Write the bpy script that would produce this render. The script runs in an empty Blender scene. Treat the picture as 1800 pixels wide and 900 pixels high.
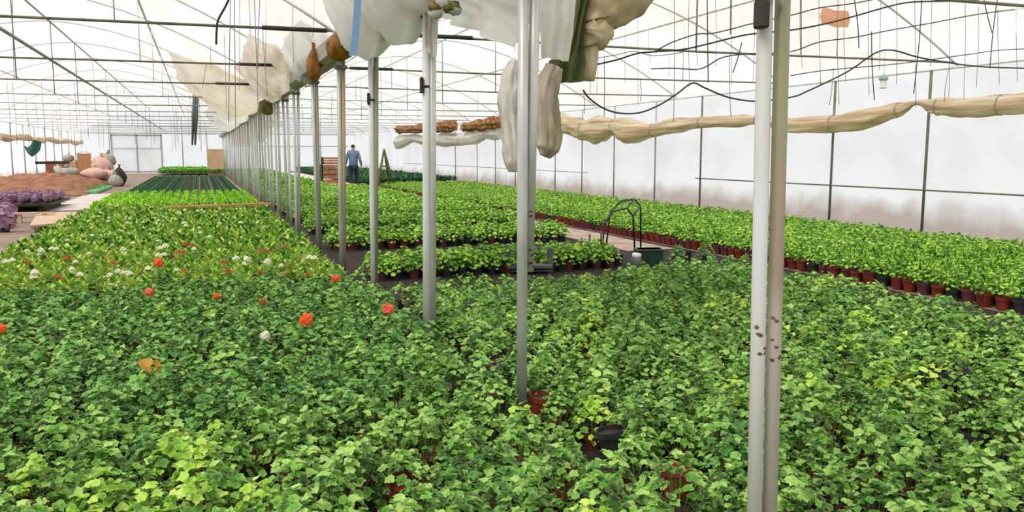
import bpy, math, random
import numpy as np
from mathutils import Vector, Matrix
random.seed(7)
RNG = np.random.default_rng(7)
PI = math.pi
SC = bpy.context.scene
COL = SC.collection

# ------------------------------------------------------------------ camera
F, VX, VY, H = 1450.0, 350.0, 268.0, 1.6
TH = math.atan((450 - VY) / F)
PS = math.atan((900 - VX) / F * math.cos(TH))
cam = bpy.data.cameras.new('camera')
cam.sensor_width = 36.0
cam.lens = 36.0 * F / 1800.0
cam.clip_start, cam.clip_end = 0.05, 300
co = bpy.data.objects.new('camera', cam)
co.location = (0, 0, H)
co.rotation_euler = (PI / 2 - TH, 0, -PS)
COL.objects.link(co)
SC.camera = co
FW = np.array([math.sin(PS) * math.cos(TH), math.cos(PS) * math.cos(TH), -math.sin(TH)])
RT = np.array([math.cos(PS), -math.sin(PS), 0.0])
UP = np.cross(RT, FW)


def ray(px, py): return FW + RT * (px - 900) / F + UP * (450 - py) / F
def at_z(px, py, z): d = ray(px, py); return d * ((z - H) / d[2]) + np.array([0, 0, H])
def at_y(px, py, y): d = ray(px, py); return d * (y / d[1]) + np.array([0, 0, H])
def at_x(px, py, x): d = ray(px, py); return d * (x / d[0]) + np.array([0, 0, H])
def proj(x, y, z):
    v = np.array([x, y, z - H]); w = v @ FW
    return 900 + F * (v @ RT) / w, 450 - F * (v @ UP) / w, w


# ------------------------------------------------------------------ materials
def new_mat(name):
    m = bpy.data.materials.new(name); m.use_nodes = True
    nt = m.node_tree; nt.nodes.clear()
    return m, nt, nt.nodes.new('ShaderNodeOutputMaterial')


def N(nt, t, **kw):
    n = nt.nodes.new(t)
    for k, v in kw.items():
        if k in n.inputs: n.inputs[k].default_value = v
        else: setattr(n, k, v)
    return n


def rgb(c): return (c[0], c[1], c[2], 1.0)


def simple(name, c, c2=None, scale=8.0, rough=0.6, metal=0.0, spec=0.3, detail=4.0, lo=0.35, hi=0.65, bump=0.0, stretch=None, trans=0.0):
    m, nt, out = new_mat(name)
    b = N(nt, 'ShaderNodeBsdfPrincipled')
    b.inputs['Roughness'].default_value = rough
    b.inputs['Metallic'].default_value = metal
    b.inputs['Specular IOR Level'].default_value = spec
    b.inputs['Base Color'].default_value = rgb(c)
    if c2 is not None or bump:
        tc = N(nt, 'ShaderNodeTexCoord')
        mp = N(nt, 'ShaderNodeMapping')
        if stretch: mp.inputs['Scale'].default_value = stretch
        nz = N(nt, 'ShaderNodeTexNoise', Scale=scale, Detail=detail)
        nt.links.new(tc.outputs['Object'], mp.inputs['Vector'])
        nt.links.new(mp.outputs['Vector'], nz.inputs['Vector'])
        if c2 is not None:
            cr = N(nt, 'ShaderNodeValToRGB')
            cr.color_ramp.elements[0].position = lo; cr.color_ramp.elements[0].color = rgb(c)
            cr.color_ramp.elements[1].position = hi; cr.color_ramp.elements[1].color = rgb(c2)
            nt.links.new(nz.outputs['Fac'], cr.inputs['Fac'])
            nt.links.new(cr.outputs['Color'], b.inputs['Base Color'])
        if bump:
            bp = N(nt, 'ShaderNodeBump', Strength=bump, Distance=0.02)
            nt.links.new(nz.outputs['Fac'], bp.inputs['Height'])
            nt.links.new(bp.outputs['Normal'], b.inputs['Normal'])
    if trans > 0:
        t = N(nt, 'ShaderNodeBsdfTranslucent'); t.inputs['Color'].default_value = rgb(c)
        if c2 is not None: nt.links.new(cr.outputs['Color'], t.inputs['Color'])
        mx = N(nt, 'ShaderNodeMixShader', Fac=trans)
        nt.links.new(b.outputs[0], mx.inputs[1]); nt.links.new(t.outputs[0], mx.inputs[2])
        nt.links.new(mx.outputs[0], out.inputs[0])
    else:
        nt.links.new(b.outputs[0], out.inputs[0])
    return m


def leaf_mat(name, dark, mid, light, trans=0.2, rough=0.45, rim=0.0, rimcol=(0.58, 0.75, 0.26), patch=5.0):
    """leaves differ one by one and from patch to patch; the 'rim' of a blade is paler than its middle"""
    m, nt, out = new_mat(name)
    geo = N(nt, 'ShaderNodeNewGeometry')
    nz = N(nt, 'ShaderNodeTexNoise', Scale=patch, Detail=2.0)
    nt.links.new(geo.outputs['Position'], nz.inputs['Vector'])
    mr = N(nt, 'ShaderNodeMapRange'); mr.inputs['From Min'].default_value = 0.32; mr.inputs['From Max'].default_value = 0.68
    nt.links.new(nz.outputs['Fac'], mr.inputs['Value'])
    ad = N(nt, 'ShaderNodeMath', operation='MULTIPLY_ADD'); ad.inputs[1].default_value = 0.62
    nz2 = N(nt, 'ShaderNodeTexNoise', Scale=70.0, Detail=3.0); nt.links.new(geo.outputs['Position'], nz2.inputs['Vector'])  # fine colour mottling imitates the shading of a crinkled leaf
    isl = N(nt, 'ShaderNodeMath', operation='MULTIPLY_ADD'); isl.inputs[1].default_value = 0.9
    sub = N(nt, 'ShaderNodeMath', operation='SUBTRACT'); sub.inputs[1].default_value = 0.45
    nt.links.new(nz2.outputs['Fac'], isl.inputs[0]); nt.links.new(geo.outputs['Random Per Island'], sub.inputs[0]); nt.links.new(sub.outputs[0], isl.inputs[2])
    nt.links.new(isl.outputs[0], ad.inputs[0])
    ml = N(nt, 'ShaderNodeMath', operation='MULTIPLY'); ml.inputs[1].default_value = 0.38
    nt.links.new(mr.outputs[0], ml.inputs[0]); nt.links.new(ml.outputs[0], ad.inputs[2])
    cr = N(nt, 'ShaderNodeValToRGB')
    e = cr.color_ramp.elements
    e[0].position = 0.2; e[0].color = rgb(dark); e[1].position = 0.85; e[1].color = rgb(light)
    k = e.new(0.5); k.color = rgb(mid)  # wide dark-to-light range also stands in for shading among the leaves
    nt.links.new(ad.outputs[0], cr.inputs['Fac'])
    col = cr.outputs['Color']
    if rim:
        at = N(nt, 'ShaderNodeAttribute'); at.attribute_name = 'rim'
        pw = N(nt, 'ShaderNodeMath', operation='POWER'); pw.inputs[1].default_value = 2.2
        nt.links.new(at.outputs['Fac'], pw.inputs[0])
        mu = N(nt, 'ShaderNodeMath', operation='MULTIPLY'); mu.inputs[1].default_value = rim
        nt.links.new(pw.outputs[0], mu.inputs[0])
        mc = N(nt, 'ShaderNodeMix', data_type='RGBA')
        nt.links.new(mu.outputs[0], mc.inputs[0]); nt.links.new(col, mc.inputs[6]); mc.inputs[7].default_value = rgb(rimcol)
        col = mc.outputs[2]
    b = N(nt, 'ShaderNodeBsdfPrincipled', Roughness=rough)
    b.inputs['Specular IOR Level'].default_value = 0.22
    t = N(nt, 'ShaderNodeBsdfTranslucent')
    nt.links.new(col, b.inputs['Base Color']); nt.links.new(col, t.inputs['Color'])
    mx = N(nt, 'ShaderNodeMixShader', Fac=trans)
    nt.links.new(b.outputs[0], mx.inputs[1]); nt.links.new(t.outputs[0], mx.inputs[2])
    nt.links.new(mx.outputs[0], out.inputs[0])
    return m


def film_mat(name, clean, dirty, scale, lo, hi, base_dirt=None, translucent=0.72, clear=0.0, stretch=(1, 1, 1), wrinkle=0.25):
    """milky polythene: light comes through it; dust and algae stains; BASE_DIRT = (height, colour) of splashed soil along the foot of a wall"""
    m, nt, out = new_mat(name)
    tc = N(nt, 'ShaderNodeTexCoord'); mp = N(nt, 'ShaderNodeMapping'); mp.inputs['Scale'].default_value = stretch
    nt.links.new(tc.outputs['Object'], mp.inputs['Vector'])
    nz = N(nt, 'ShaderNodeTexNoise', Scale=scale, Detail=6.0, Roughness=0.6)
    nt.links.new(mp.outputs[0], nz.inputs['Vector'])
    cr = N(nt, 'ShaderNodeValToRGB')
    cr.color_ramp.elements[0].position = lo; cr.color_ramp.elements[0].color = rgb(clean)
    cr.color_ramp.elements[1].position = hi; cr.color_ramp.elements[1].color = rgb(dirty)
    nt.links.new(nz.outputs['Fac'], cr.inputs['Fac'])
    col = cr.outputs['Color']
    if base_dirt:
        sp = N(nt, 'ShaderNodeSeparateXYZ'); nt.links.new(tc.outputs['Object'], sp.inputs[0])
        n2 = N(nt, 'ShaderNodeTexNoise', Scale=1.3, Detail=5.0); nt.links.new(tc.outputs['Object'], n2.inputs['Vector'])
        ma = N(nt, 'ShaderNodeMath', operation='MULTIPLY_ADD'); ma.inputs[1].default_value = 0.9
        nt.links.new(n2.outputs['Fac'], ma.inputs[0])
        ng = N(nt, 'ShaderNodeMath', operation='MULTIPLY'); ng.inputs[1].default_value = -1.0
        nt.links.new(sp.outputs['Z'], ng.inputs[0]); nt.links.new(ng.outputs[0], ma.inputs[2])
        mr = N(nt, 'ShaderNodeMapRange'); mr.inputs['From Min'].default_value = -base_dirt[0] + 0.2; mr.inputs['From Max'].default_value = -base_dirt[0] + 0.62
        nt.links.new(ma.outputs[0], mr.inputs['Value'])
        mixc = N(nt, 'ShaderNodeMix', data_type='RGBA')
        nt.links.new(mr.outputs[0], mixc.inputs[0]); nt.links.new(col, mixc.inputs[6]); mixc.inputs[7].default_value = rgb(base_dirt[1])
        col = mixc.outputs[2]
    d = N(nt, 'ShaderNodeBsdfPrincipled', Roughness=0.45); d.inputs['Specular IOR Level'].default_value = 0.25
    t = N(nt, 'ShaderNodeBsdfTranslucent')
    bp = N(nt, 'ShaderNodeBump', Strength=wrinkle, Distance=0.05); nt.links.new(nz.outputs['Fac'], bp.inputs['Height'])
    nt.links.new(bp.outputs['Normal'], d.inputs['Normal']); nt.links.new(bp.outputs['Normal'], t.inputs['Normal'])
    nt.links.new(col, d.inputs['Base Color']); nt.links.new(col, t.inputs['Color'])
    mx = N(nt, 'ShaderNodeMixShader', Fac=translucent)
    nt.links.new(d.outputs[0], mx.inputs[1]); nt.links.new(t.outputs[0], mx.inputs[2])
    if clear:
        tr = N(nt, 'ShaderNodeBsdfTransparent'); nt.links.new(col, tr.inputs['Color'])
        m2 = N(nt, 'ShaderNodeMixShader', Fac=clear)
        nt.links.new(mx.outputs[0], m2.inputs[1]); nt.links.new(tr.outputs[0], m2.inputs[2])
        nt.links.new(m2.outputs[0], out.inputs[0])
    else:
        nt.links.new(mx.outputs[0], out.inputs[0])
    return m


M = {}
M['roof_film'] = film_mat('roof film', (0.93, 0.925, 0.91), (0.82, 0.76, 0.68), 0.55, 0.42, 0.74, stretch=(1, 0.35, 1), clear=0.5)
M['wall_film'] = film_mat('wall film', (0.95, 0.95, 0.95), (0.86, 0.84, 0.81), 0.8, 0.45, 0.75, base_dirt=(0.52, (0.54, 0.46, 0.4)), clear=0.4)
M['gable_film'] = film_mat('gable film', (0.95, 0.955, 0.96), (0.86, 0.86, 0.84), 0.6, 0.45, 0.75, clear=0.4)
M['sheet'] = film_mat('loose plastic sheet', (0.86, 0.85, 0.83), (0.66, 0.6, 0.52), 2.2, 0.45, 0.8, translucent=0.6, wrinkle=0.5)
M['sheet_dirty'] = film_mat('stained plastic sheet', (0.86, 0.79, 0.71), (0.6, 0.46, 0.32), 1.8, 0.45, 0.8, translucent=0.6, wrinkle=0.5)
M['curtain'] = film_mat('side curtain', (0.82, 0.72, 0.56), (0.5, 0.32, 0.15), 2.2, 0.4, 0.68, translucent=0.35, stretch=(1, 0.25, 5), wrinkle=0.6)
M['curtain_pale'] = film_mat('pale curtain cloth', (0.84, 0.82, 0.76), (0.62, 0.55, 0.45), 3.0, 0.42, 0.8, translucent=0.4, wrinkle=0.6)
M['cloth_beige'] = simple('beige bundle', (0.62, 0.52, 0.35), (0.44, 0.33, 0.19), 5, 0.8, bump=0.4, trans=0.2)
M['cloth_tan'] = simple('tan cloth', (0.62, 0.55, 0.44), (0.4, 0.34, 0.2), 4, 0.85, lo=0.42, hi=0.7, stretch=(3, 3, .4), trans=0.25)
M['cloth_green'] = simple('green shade cloth', (0.055, 0.085, 0.025), (0.14, 0.14, 0.05), 6, 0.85)
M['brown_bag'] = simple('brown water bag', (0.42, 0.17, 0.03), (0.11, 0.06, 0.012), 16, 0.35, lo=0.38, hi=0.68, stretch=(1, 1, .35), trans=0.35)
M['olive_bag'] = simple('olive water bag', (0.3, 0.23, 0.07), (0.12, 0.09, 0.02), 12, 0.35, lo=0.38, hi=0.68, stretch=(1, 1, .35), trans=0.35)
M['orange_net'] = simple('orange brown netting', (0.42, 0.2, 0.08), (0.16, 0.07, 0.03), 5, 0.85, lo=0.42, hi=0.58)
M['pipe_grey'] = simple('galvanised pipe', (0.55, 0.55, 0.53), (0.38, 0.38, 0.35), 9, 0.42, 0.25, 0.4, stretch=(1, 1, 0.25))
M['pipe_white'] = simple('white painted pipe', (0.66, 0.67, 0.68), (0.5, 0.49, 0.46), 7, 0.5, 0.0, 0.4, stretch=(1, 1, 0.2), lo=0.4, hi=0.75)
def worn_pipe(name, stops, scale=7):
    """paint worn by height: stops = (height m, colour), with streaky noise along the pipe"""
    m, nt, out = new_mat(name)
    tc = N(nt, 'ShaderNodeTexCoord'); sp = N(nt, 'ShaderNodeSeparateXYZ'); nt.links.new(tc.outputs['Object'], sp.inputs[0])
    mp = N(nt, 'ShaderNodeMapping'); mp.inputs['Scale'].default_value = (1, 1, .2); nt.links.new(tc.outputs['Object'], mp.inputs['Vector'])
    nz = N(nt, 'ShaderNodeTexNoise', Scale=float(scale), Detail=5.0); nt.links.new(mp.outputs[0], nz.inputs['Vector'])
    ad = N(nt, 'ShaderNodeMath', operation='MULTIPLY_ADD'); ad.inputs[1].default_value = .9; nt.links.new(nz.outputs['Fac'], ad.inputs[0]); nt.links.new(sp.outputs['Z'], ad.inputs[2])
    dv = N(nt, 'ShaderNodeMath', operation='MULTIPLY'); dv.inputs[1].default_value = 1 / 3.2; nt.links.new(ad.outputs[0], dv.inputs[0])
    cr = N(nt, 'ShaderNodeValToRGB'); e = cr.color_ramp.elements
    e[0].position = (stops[0][0] + .45) / 3.2; e[0].color = rgb(stops[0][1]); e[1].position = (stops[-1][0] + .45) / 3.2; e[1].color = rgb(stops[-1][1])
    for h, c in stops[1:-1]: k = e.new((h + .45) / 3.2); k.color = rgb(c)
    nt.links.new(dv.outputs[0], cr.inputs['Fac'])
    b = N(nt, 'ShaderNodeBsdfPrincipled', Roughness=.5); nt.links.new(cr.outputs['Color'], b.inputs['Base Color']); nt.links.new(b.outputs[0], out.inputs[0])
    return m


M['pipe_brown'] = worn_pipe('weathered brown pipe', [(.2, (.56, .51, .47)), (.9, (.5, .44, .39)), (1.15, (.33, .27, .2)), (1.6, (.28, .23, .155)), (1.8, (.24, .24, .12)), (2.2, (.17, .17, .11))])
M['pipe_worn'] = worn_pipe('worn white pipe', [(.2, (.72, .7, .67)), (1.0, (.68, .67, .67)), (1.5, (.6, .62, .65)), (1.8, (.46, .47, .42)), (2.2, (.33, .35, .3))])
M['pipe_olive'] = simple('pipe with algae', (0.3, 0.29, 0.19), (0.2, 0.2, 0.12), 6, 0.6, 0.1, 0.3, stretch=(1, 1, 0.15))
M['pipe_pink'] = simple('rust tinted pipe', (0.44, 0.33, 0.25), (0.3, 0.19, 0.11), 6, 0.6, 0.1, 0.3, stretch=(1, 1, 0.15))
M['rust'] = simple('rust spots', (0.1, 0.045, 0.03), (0.2, 0.1, 0.06), 30, 0.9)
M['bar'] = simple('greenish steel bar', (0.21, 0.19, 0.13), (0.12, 0.11, 0.08), 6, 0.55, 0.2)
M['bar_pale'] = simple('pale steel bar', (0.44, 0.44, 0.43), (0.34, 0.33, 0.32), 6, 0.5, 0.3)
M['rib'] = simple('white painted rib', (0.74, 0.74, 0.73), (0.62, 0.62, 0.6), 6, 0.6)
M['black'] = simple('black rubber', (0.018, 0.017, 0.016), None, rough=0.5)
M['sleeve'] = simple('black sleeve', (0.03, 0.025, 0.02), None, rough=0.6)
M['string'] = simple('grey string', (0.22, 0.22, 0.22), None, rough=0.8)
M['blue'] = simple('blue tape', (0.22, 0.38, 0.58), None, rough=0.5, trans=0.3)
M['gutter'] = simple('gutter steel', (0.4, 0.39, 0.36), (0.27, 0.25, 0.2), 5, 0.5, 0.3)
M['ger'] = leaf_mat('geranium leaf', (0.008, 0.05, 0.005), (0.108, 0.32, 0.028), (0.40, 0.61, 0.16), rim=0.22)
M['ger_dark'] = leaf_mat('deep green geranium leaf', (0.006, 0.045, 0.008), (0.055, 0.25, 0.03), (0.27, 0.5, 0.13), rim=0.2)
M['ger_pale'] = leaf_mat('yellow green geranium leaf', (0.06, 0.2, 0.01), (0.28, 0.52, 0.03), (0.56, 0.72, 0.15), rim=0.2)
M['lime'] = leaf_mat('lime leaf', (0.06, 0.27, 0.008), (0.25, 0.58, 0.02), (0.5, 0.76, 0.08))
M['mid'] = leaf_mat('bedding leaf', (0.02, 0.12, 0.006), (0.18, 0.45, 0.02), (0.50, 0.72, 0.11), rim=0.2)
M['right'] = leaf_mat('bright seedling leaf', (0.02, 0.12, 0.006), (0.17, 0.43, 0.02), (0.48, 0.68, 0.10), rim=0.2)
M['olive'] = leaf_mat('flowering bed leaf', (0.02, 0.12, 0.006), (0.19, 0.42, 0.03), (0.58, 0.66, 0.15))
M['tray_leaf'] = leaf_mat('tray sprout leaf', (0.02, 0.085, 0.035), (0.04, 0.14, 0.055), (0.08, 0.22, 0.085))
M['far_leaf'] = leaf_mat('far bed leaf', (0.08, 0.27, 0.03), (0.17, 0.44, 0.05), (0.3, 0.55, 0.08))
M['stem'] = simple('plant stem', (0.16, 0.26, 0.06), None, rough=0.6)
M['terracotta'] = simple('terracotta pot', (0.2, 0.032, 0.015), (0.11, 0.018, 0.012), 12, 0.6)
M['pot_purple'] = simple('dark plum pot', (0.085, 0.028, 0.045), (0.14, 0.035, 0.035), 12, 0.55)
M['pot_black'] = simple('black pot', (0.022, 0.022, 0.026), (0.04, 0.038, 0.042), 10, 0.45)
M['soil'] = simple('potting soil', (0.03, 0.018, 0.012), (0.07, 0.04, 0.026), 60, 0.95)
M['orange_fl'] = simple('orange petals', (0.9, 0.2, 0.05), (0.85, 0.12, 0.03), 30, 0.6, trans=0.3)
M['coral_fl'] = simple('coral petals', (0.9, 0.23, 0.13), (0.85, 0.15, 0.09), 30, 0.6, trans=0.3)
M['rustfl'] = simple('faded orange petals', (0.5, 0.16, 0.035), (0.4, 0.2, 0.05), 30, 0.7, trans=0.3)
M['white_fl'] = simple('white petals', (0.85, 0.84, 0.72), (0.75, 0.76, 0.5), 30, 0.6, trans=0.3)
M['purple_fl'] = simple('mauve petals', (0.42, 0.27, 0.37), (0.22, 0.11, 0.19), 12, 0.7, lo=0.4, hi=0.6, trans=0.2)
M['floor'] = simple('trodden soil floor', (0.31, 0.23, 0.185), (0.2, 0.145, 0.115), 1.6, 0.95, detail=8, bump=0.3)
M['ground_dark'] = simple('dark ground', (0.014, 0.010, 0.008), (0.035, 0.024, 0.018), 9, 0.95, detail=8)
M['path_pale'] = simple('pale pinkish path', (0.42, 0.33, 0.28), (0.28, 0.2, 0.17), 3, 0.9)
M['concrete'] = simple('pale concrete', (0.62, 0.58, 0.54), (0.46, 0.42, 0.38), 3, 0.9)
M['wood'] = simple('raw wood', (0.6, 0.44, 0.32), (0.48, 0.33, 0.22), 6, 0.8, stretch=(4, 0.6, 1))
M['wood_orange'] = simple('orange plank', (0.58, 0.36, 0.13), (0.42, 0.25, 0.09), 6, 0.8)
M['crate_wood'] = simple('reddish crate wood', (0.26, 0.1, 0.055), (0.4, 0.2, 0.1), 5, 0.8)
M['cardboard'] = simple('cardboard', (0.5, 0.27, 0.14), (0.42, 0.22, 0.11), 3, 0.9)
M['cardboard_pale'] = simple('pale cardboard', (0.62, 0.43, 0.27), (0.54, 0.36, 0.22), 3, 0.9)
M['mound'] = simple('red brown soil', (0.19, 0.075, 0.045), (0.33, 0.16, 0.09), 2.2, 0.95, detail=8, bump=0.6)
M['pink_bag'] = simple('pink sack', (0.68, 0.46, 0.4), (0.58, 0.36, 0.3), 6, 0.7, bump=0.4)
M['grey_bag'] = simple('grey sack', (0.42, 0.4, 0.36), (0.28, 0.26, 0.23), 6, 0.7, bump=0.4)
M['teal'] = simple('teal tarp', (0.03, 0.12, 0.1), (0.06, 0.19, 0.16), 6, 0.6)
M['green_tray'] = simple('green plastic', (0.08, 0.3, 0.13), (0.14, 0.4, 0.2), 10, 0.5)
M['crate_green'] = simple('dark green crate', (0.012, 0.035, 0.025), (0.02, 0.05, 0.035), 8, 0.45)
M['grey_plastic'] = simple('grey plastic', (0.12, 0.13, 0.14), (0.08, 0.085, 0.095), 8, 0.5)
M['white_plastic'] = simple('white plastic', (0.75, 0.73, 0.68), None, rough=0.5)
M['salmon'] = film_mat('salmon film patch', (0.85, 0.45, 0.3), (0.8, 0.36, 0.22), 3.0, 0.4, 0.7)
M['mint'] = simple('mint trap', (0.42, 0.62, 0.52), None, rough=0.5, trans=0.4)
M['skin'] = simple('skin', (0.42, 0.24, 0.17), None, rough=0.55)
M['hair'] = simple('dark hair', (0.03, 0.025, 0.022), None, rough=0.7)
M['jacket'] = simple('blue jacket', (0.17, 0.21, 0.36), (0.13, 0.16, 0.29), 10, 0.85)
M['trousers'] = simple('navy trousers', (0.02, 0.022, 0.05), None, rough=0.85)
M['shoe'] = simple('dark shoe', (0.02, 0.018, 0.016), None, rough=0.6)
M['leaf_yellow'] = leaf_mat('withered leaf', (0.45, 0.2, 0.03), (0.5, 0.3, 0.05), (0.5, 0.12, 0.03))


# ------------------------------------------------------------------ mesh helpers
class MB:
    def __init__(s): s.v = []; s.f = []; s.m = []; s.s = []; s.n = 0

    def add(s, V, Fc, mat=0, smooth=False):
        o = s.n; s.v.extend([tuple(map(float, p)) for p in V]); s.n += len(V)
        for f in Fc: s.f.append(tuple(i + o for i in f)); s.m.append(mat); s.s.append(smooth)
        return s

    def box(s, c, size, mat=0, rz=0.0, bev=0.0, ry=0.0, rx=0.0):
        hx, hy, hz = [k / 2 for k in size]
        b = min(bev, hx * .9, hy * .9, hz * .9)
        if b <= 0:
            V = [(x, y, z) for x in (-hx, hx) for y in (-hy, hy) for z in (-hz, hz)]
            Fc = [(0, 1, 3, 2), (4, 6, 7, 5), (0, 4, 5, 1), (2, 3, 7, 6), (0, 2, 6, 4), (1, 5, 7, 3)]
        else:
            V = []; Fc = []
            lay = [(hx - b, hy - b, -hz), (hx, hy, -hz + b), (hx, hy, hz - b), (hx - b, hy - b, hz)]
            for (ax, ay, z) in lay:
                cx, cy = hx - b, hy - b
                if ax < hx: pts = [(cx, cy), (cx, cy), (-cx, cy), (-cx, cy), (-cx, -cy), (-cx, -cy), (cx, -cy), (cx, -cy)]
                else: pts = [(hx, cy), (cx, hy), (-cx, hy), (-hx, cy), (-hx, -cy), (-cx, -hy), (cx, -hy), (hx, -cy)]
                V += [(p[0], p[1], z) for p in pts]
            for k in range(3):
                for i in range(8):
                    j = (i + 1) % 8; Fc.append((k * 8 + i, k * 8 + j, k * 8 + 8 + j, k * 8 + 8 + i))
            Fc.append((6, 4, 2, 0)); Fc.append((24, 26, 28, 30))
        R = Matrix.Rotation(rz, 3, 'Z') @ Matrix.Rotation(ry, 3, 'Y') @ Matrix.Rotation(rx, 3, 'X')
        return s.add([R @ Vector(p) + Vector(c) for p in V], Fc, mat)

    def tube(s, pts, r, seg=8, mat=0, cap=True, squash=None, wob=None):
        """round tube along a polyline; r a number or one per point; squash (a, b) scales its two cross axes; wob(i, k) scales a ring point"""
        P = [Vector(p) for p in pts]; n = len(P)
        R = r if isinstance(r, (list, tuple)) else [r] * n
        V = []; Fc = []; up = None
        for i in range(n):
            t = (P[min(i + 1, n - 1)] - P[max(i - 1, 0)]).normalized()
            if up is None:
                up = Vector((0, 0, 1)) if abs(t.z) < 0.9 else Vector((1, 0, 0))
            a = t.cross(up); a.normalize(); b = a.cross(t).normalized(); up = b
            for k in range(seg):
                an = 2 * PI * k / seg
                q = R[i] * (wob(i, k) if wob else 1.0)
                sa, sb = squash or (1, 1)
                V.append(P[i] + a * (math.cos(an) * q * sa) + b * (math.sin(an) * q * sb))
        for i in range(n - 1):
            for k in range(seg):
                j = (k + 1) % seg
                Fc.append((i * seg + k, i * seg + j, (i + 1) * seg + j, (i + 1) * seg + k))
        s.add(V, Fc, mat, True)
        if cap:
            o = s.n - len(V)
            s.f.append(tuple(o + k for k in range(seg))[::-1]); s.m.append(mat); s.s.append(False)
            s.f.append(tuple(o + (n - 1) * seg + k for k in range(seg))); s.m.append(mat); s.s.append(False)
        return s

    def lathe(s, prof, seg=16, c=(0, 0, 0), mat=0, close=False):
        V = []; Fc = []
        for (r, z) in prof:
            for k in range(seg):
                a = 2 * PI * k / seg; V.append((c[0] + r * math.cos(a), c[1] + r * math.sin(a), c[2] + z))
        for i in range(len(prof) - 1):
            for k in range(seg):
                j = (k + 1) % seg; Fc.append((i * seg + k, i * seg + j, (i + 1) * seg + j, (i + 1) * seg + k))
        s.add(V, Fc, mat, True)
        return s

    def ball(s, c, r, seg=10, rings=6, mat=0, jit=0.0):
        V = []; Fc = []
        r3 = r if isinstance(r, (tuple, list)) else (r, r, r)
        for i in range(rings + 1):
            t = PI * i / rings
            for k in range(seg):
                a = 2 * PI * k / seg; q = 1 + random.uniform(-jit, jit)
                V.append((c[0] + r3[0] * q * math.sin(t) * math.cos(a), c[1] + r3[1] * q * math.sin(t) * math.sin(a), c[2] + r3[2] * q * math.cos(t)))
        for i in range(rings):
            for k in range(seg):
                j = (k + 1) % seg; Fc.append((i * seg + k, (i + 1) * seg + k, (i + 1) * seg + j, i * seg + j))
        return s.add(V, Fc, mat, True)

    def grid(s, fn, nu, nv, mat=0, thick=0.0):
        """surface fn(u, v) -> point"""
        V = [fn(i / nu, j / nv) for i in range(nu + 1) for j in range(nv + 1)]
        Fc = [(i * (nv + 1) + j, (i + 1) * (nv + 1) + j, (i + 1) * (nv + 1) + j + 1, i * (nv + 1) + j + 1) for i in range(nu) for j in range(nv)]
        return s.add(V, Fc, mat, True)

    def mesh(s, name, mats):
        me = bpy.data.meshes.new(name)
        me.from_pydata(s.v, [], s.f)
        for m in (mats if isinstance(mats, (list, tuple)) else [mats]): me.materials.append(m)
        me.polygons.foreach_set('material_index', s.m); me.polygons.foreach_set('use_smooth', s.s)
        me.update()
        return me

    def build(s, name, mats, parent=None, origin=None):
        if origin is not None:
            o = Vector(origin); s.v = [tuple(Vector(p) - o) for p in s.v]
        ob = bpy.data.objects.new(name, s.mesh(name, mats)); COL.objects.link(ob)
        if origin is not None: ob.location = origin
        if parent is not None: ob.parent = parent
        return ob


def tag(o, label=None, cat=None, group=None, kind=None):
    if label: o['label'] = label
    if cat: o['category'] = cat
    if group: o['group'] = group
    if kind: o['kind'] = kind
    return o


def thing(name, label, cat, loc=(0, 0, 0), rz=0.0, group=None):
    o = bpy.data.objects.new(name, None); COL.objects.link(o)
    o.empty_display_size = 0.1
    o.location = loc; o.rotation_euler = (0, 0, rz)
    return tag(o, label, cat, group)


def child(name, mesh, parent):
    o = bpy.data.objects.new(name, mesh); COL.objects.link(o); o.parent = parent
    return o


ORD = ['nearest', 'second', 'third', 'fourth', 'fifth', 'sixth', 'seventh', 'eighth', 'ninth', 'tenth', 'eleventh', 'twelfth', 'thirteenth', 'fourteenth', 'fifteenth', 'sixteenth', 'seventeenth', 'eighteenth', 'nineteenth', 'twentieth']
ORD += ['twenty-' + w for w in ['first', 'second', 'third', 'fourth', 'fifth', 'sixth', 'seventh', 'eighth', 'ninth']] + ['thirtieth', 'thirty-first', 'thirty-second']

# ------------------------------------------------------------------ setting
XL, XP, XR = -8.4, 1.7, 11.9        # left wall, post row, right wall
YN, YF = -3.0, 70.0                 # near and far ends
ZG, ZR = 3.05, 4.9                  # eave, ridge


def arch_z(x):
    x0, x1 = (XL, XP) if x <= XP else (XP, XR)
    t = (x - (x0 + x1) / 2) / ((x1 - x0) / 2)
    return ZG + (ZR - ZG) * (1 - abs(t) ** 1.75)


def wave(*a):
    return sum(math.sin(k * 12.9898 + 1.7 * i + a[0] * (1.3 + i * .77)) for i, k in enumerate(a)) / len(a)


b = MB()
b.grid(lambda u, v: (XL - .3 + u * (XR - XL + .6), YN + v * (YF - YN), 0), 4, 8)
tag(b.build('floor', M['floor']), 'trodden brown soil floor of the greenhouse', 'floor', kind='structure')


def roof(x0, x1, label):
    b = MB()
    b.grid(lambda u, v: (x0 + u * (x1 - x0), YN + v * (YF - YN),
                         arch_z(x0 + 1e-6 + u * (x1 - x0 - 2e-6)) + 0.04 + 0.05 * math.sin(v * (YF - YN) / 4.35 * 2 * PI) * math.sin(u * PI) + 0.03 * math.sin(u * 23 + v * 90)), 40, 140)
    return tag(b.build('ceiling', M['roof_film']), label, 'ceiling', kind='structure')


roof(XL, XP, 'arched milky plastic roof over the left bay')
roof(XP, XR, 'arched milky plastic roof over the right bay')


def side_wall(name, x, sgn, label):
    b = MB()
    b.grid(lambda u, v: (x + sgn * 0.05 * math.sin(v * (YF - YN) / 2.3 * PI) ** 2 * math.sin(u * PI) + .02 * math.sin(u * 9 + v * 150), YN + v * (YF - YN), u * (ZG + .05)), 10, 220)
    return tag(b.build(name, M['wall_film']), label, 'wall', kind='structure')


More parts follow.
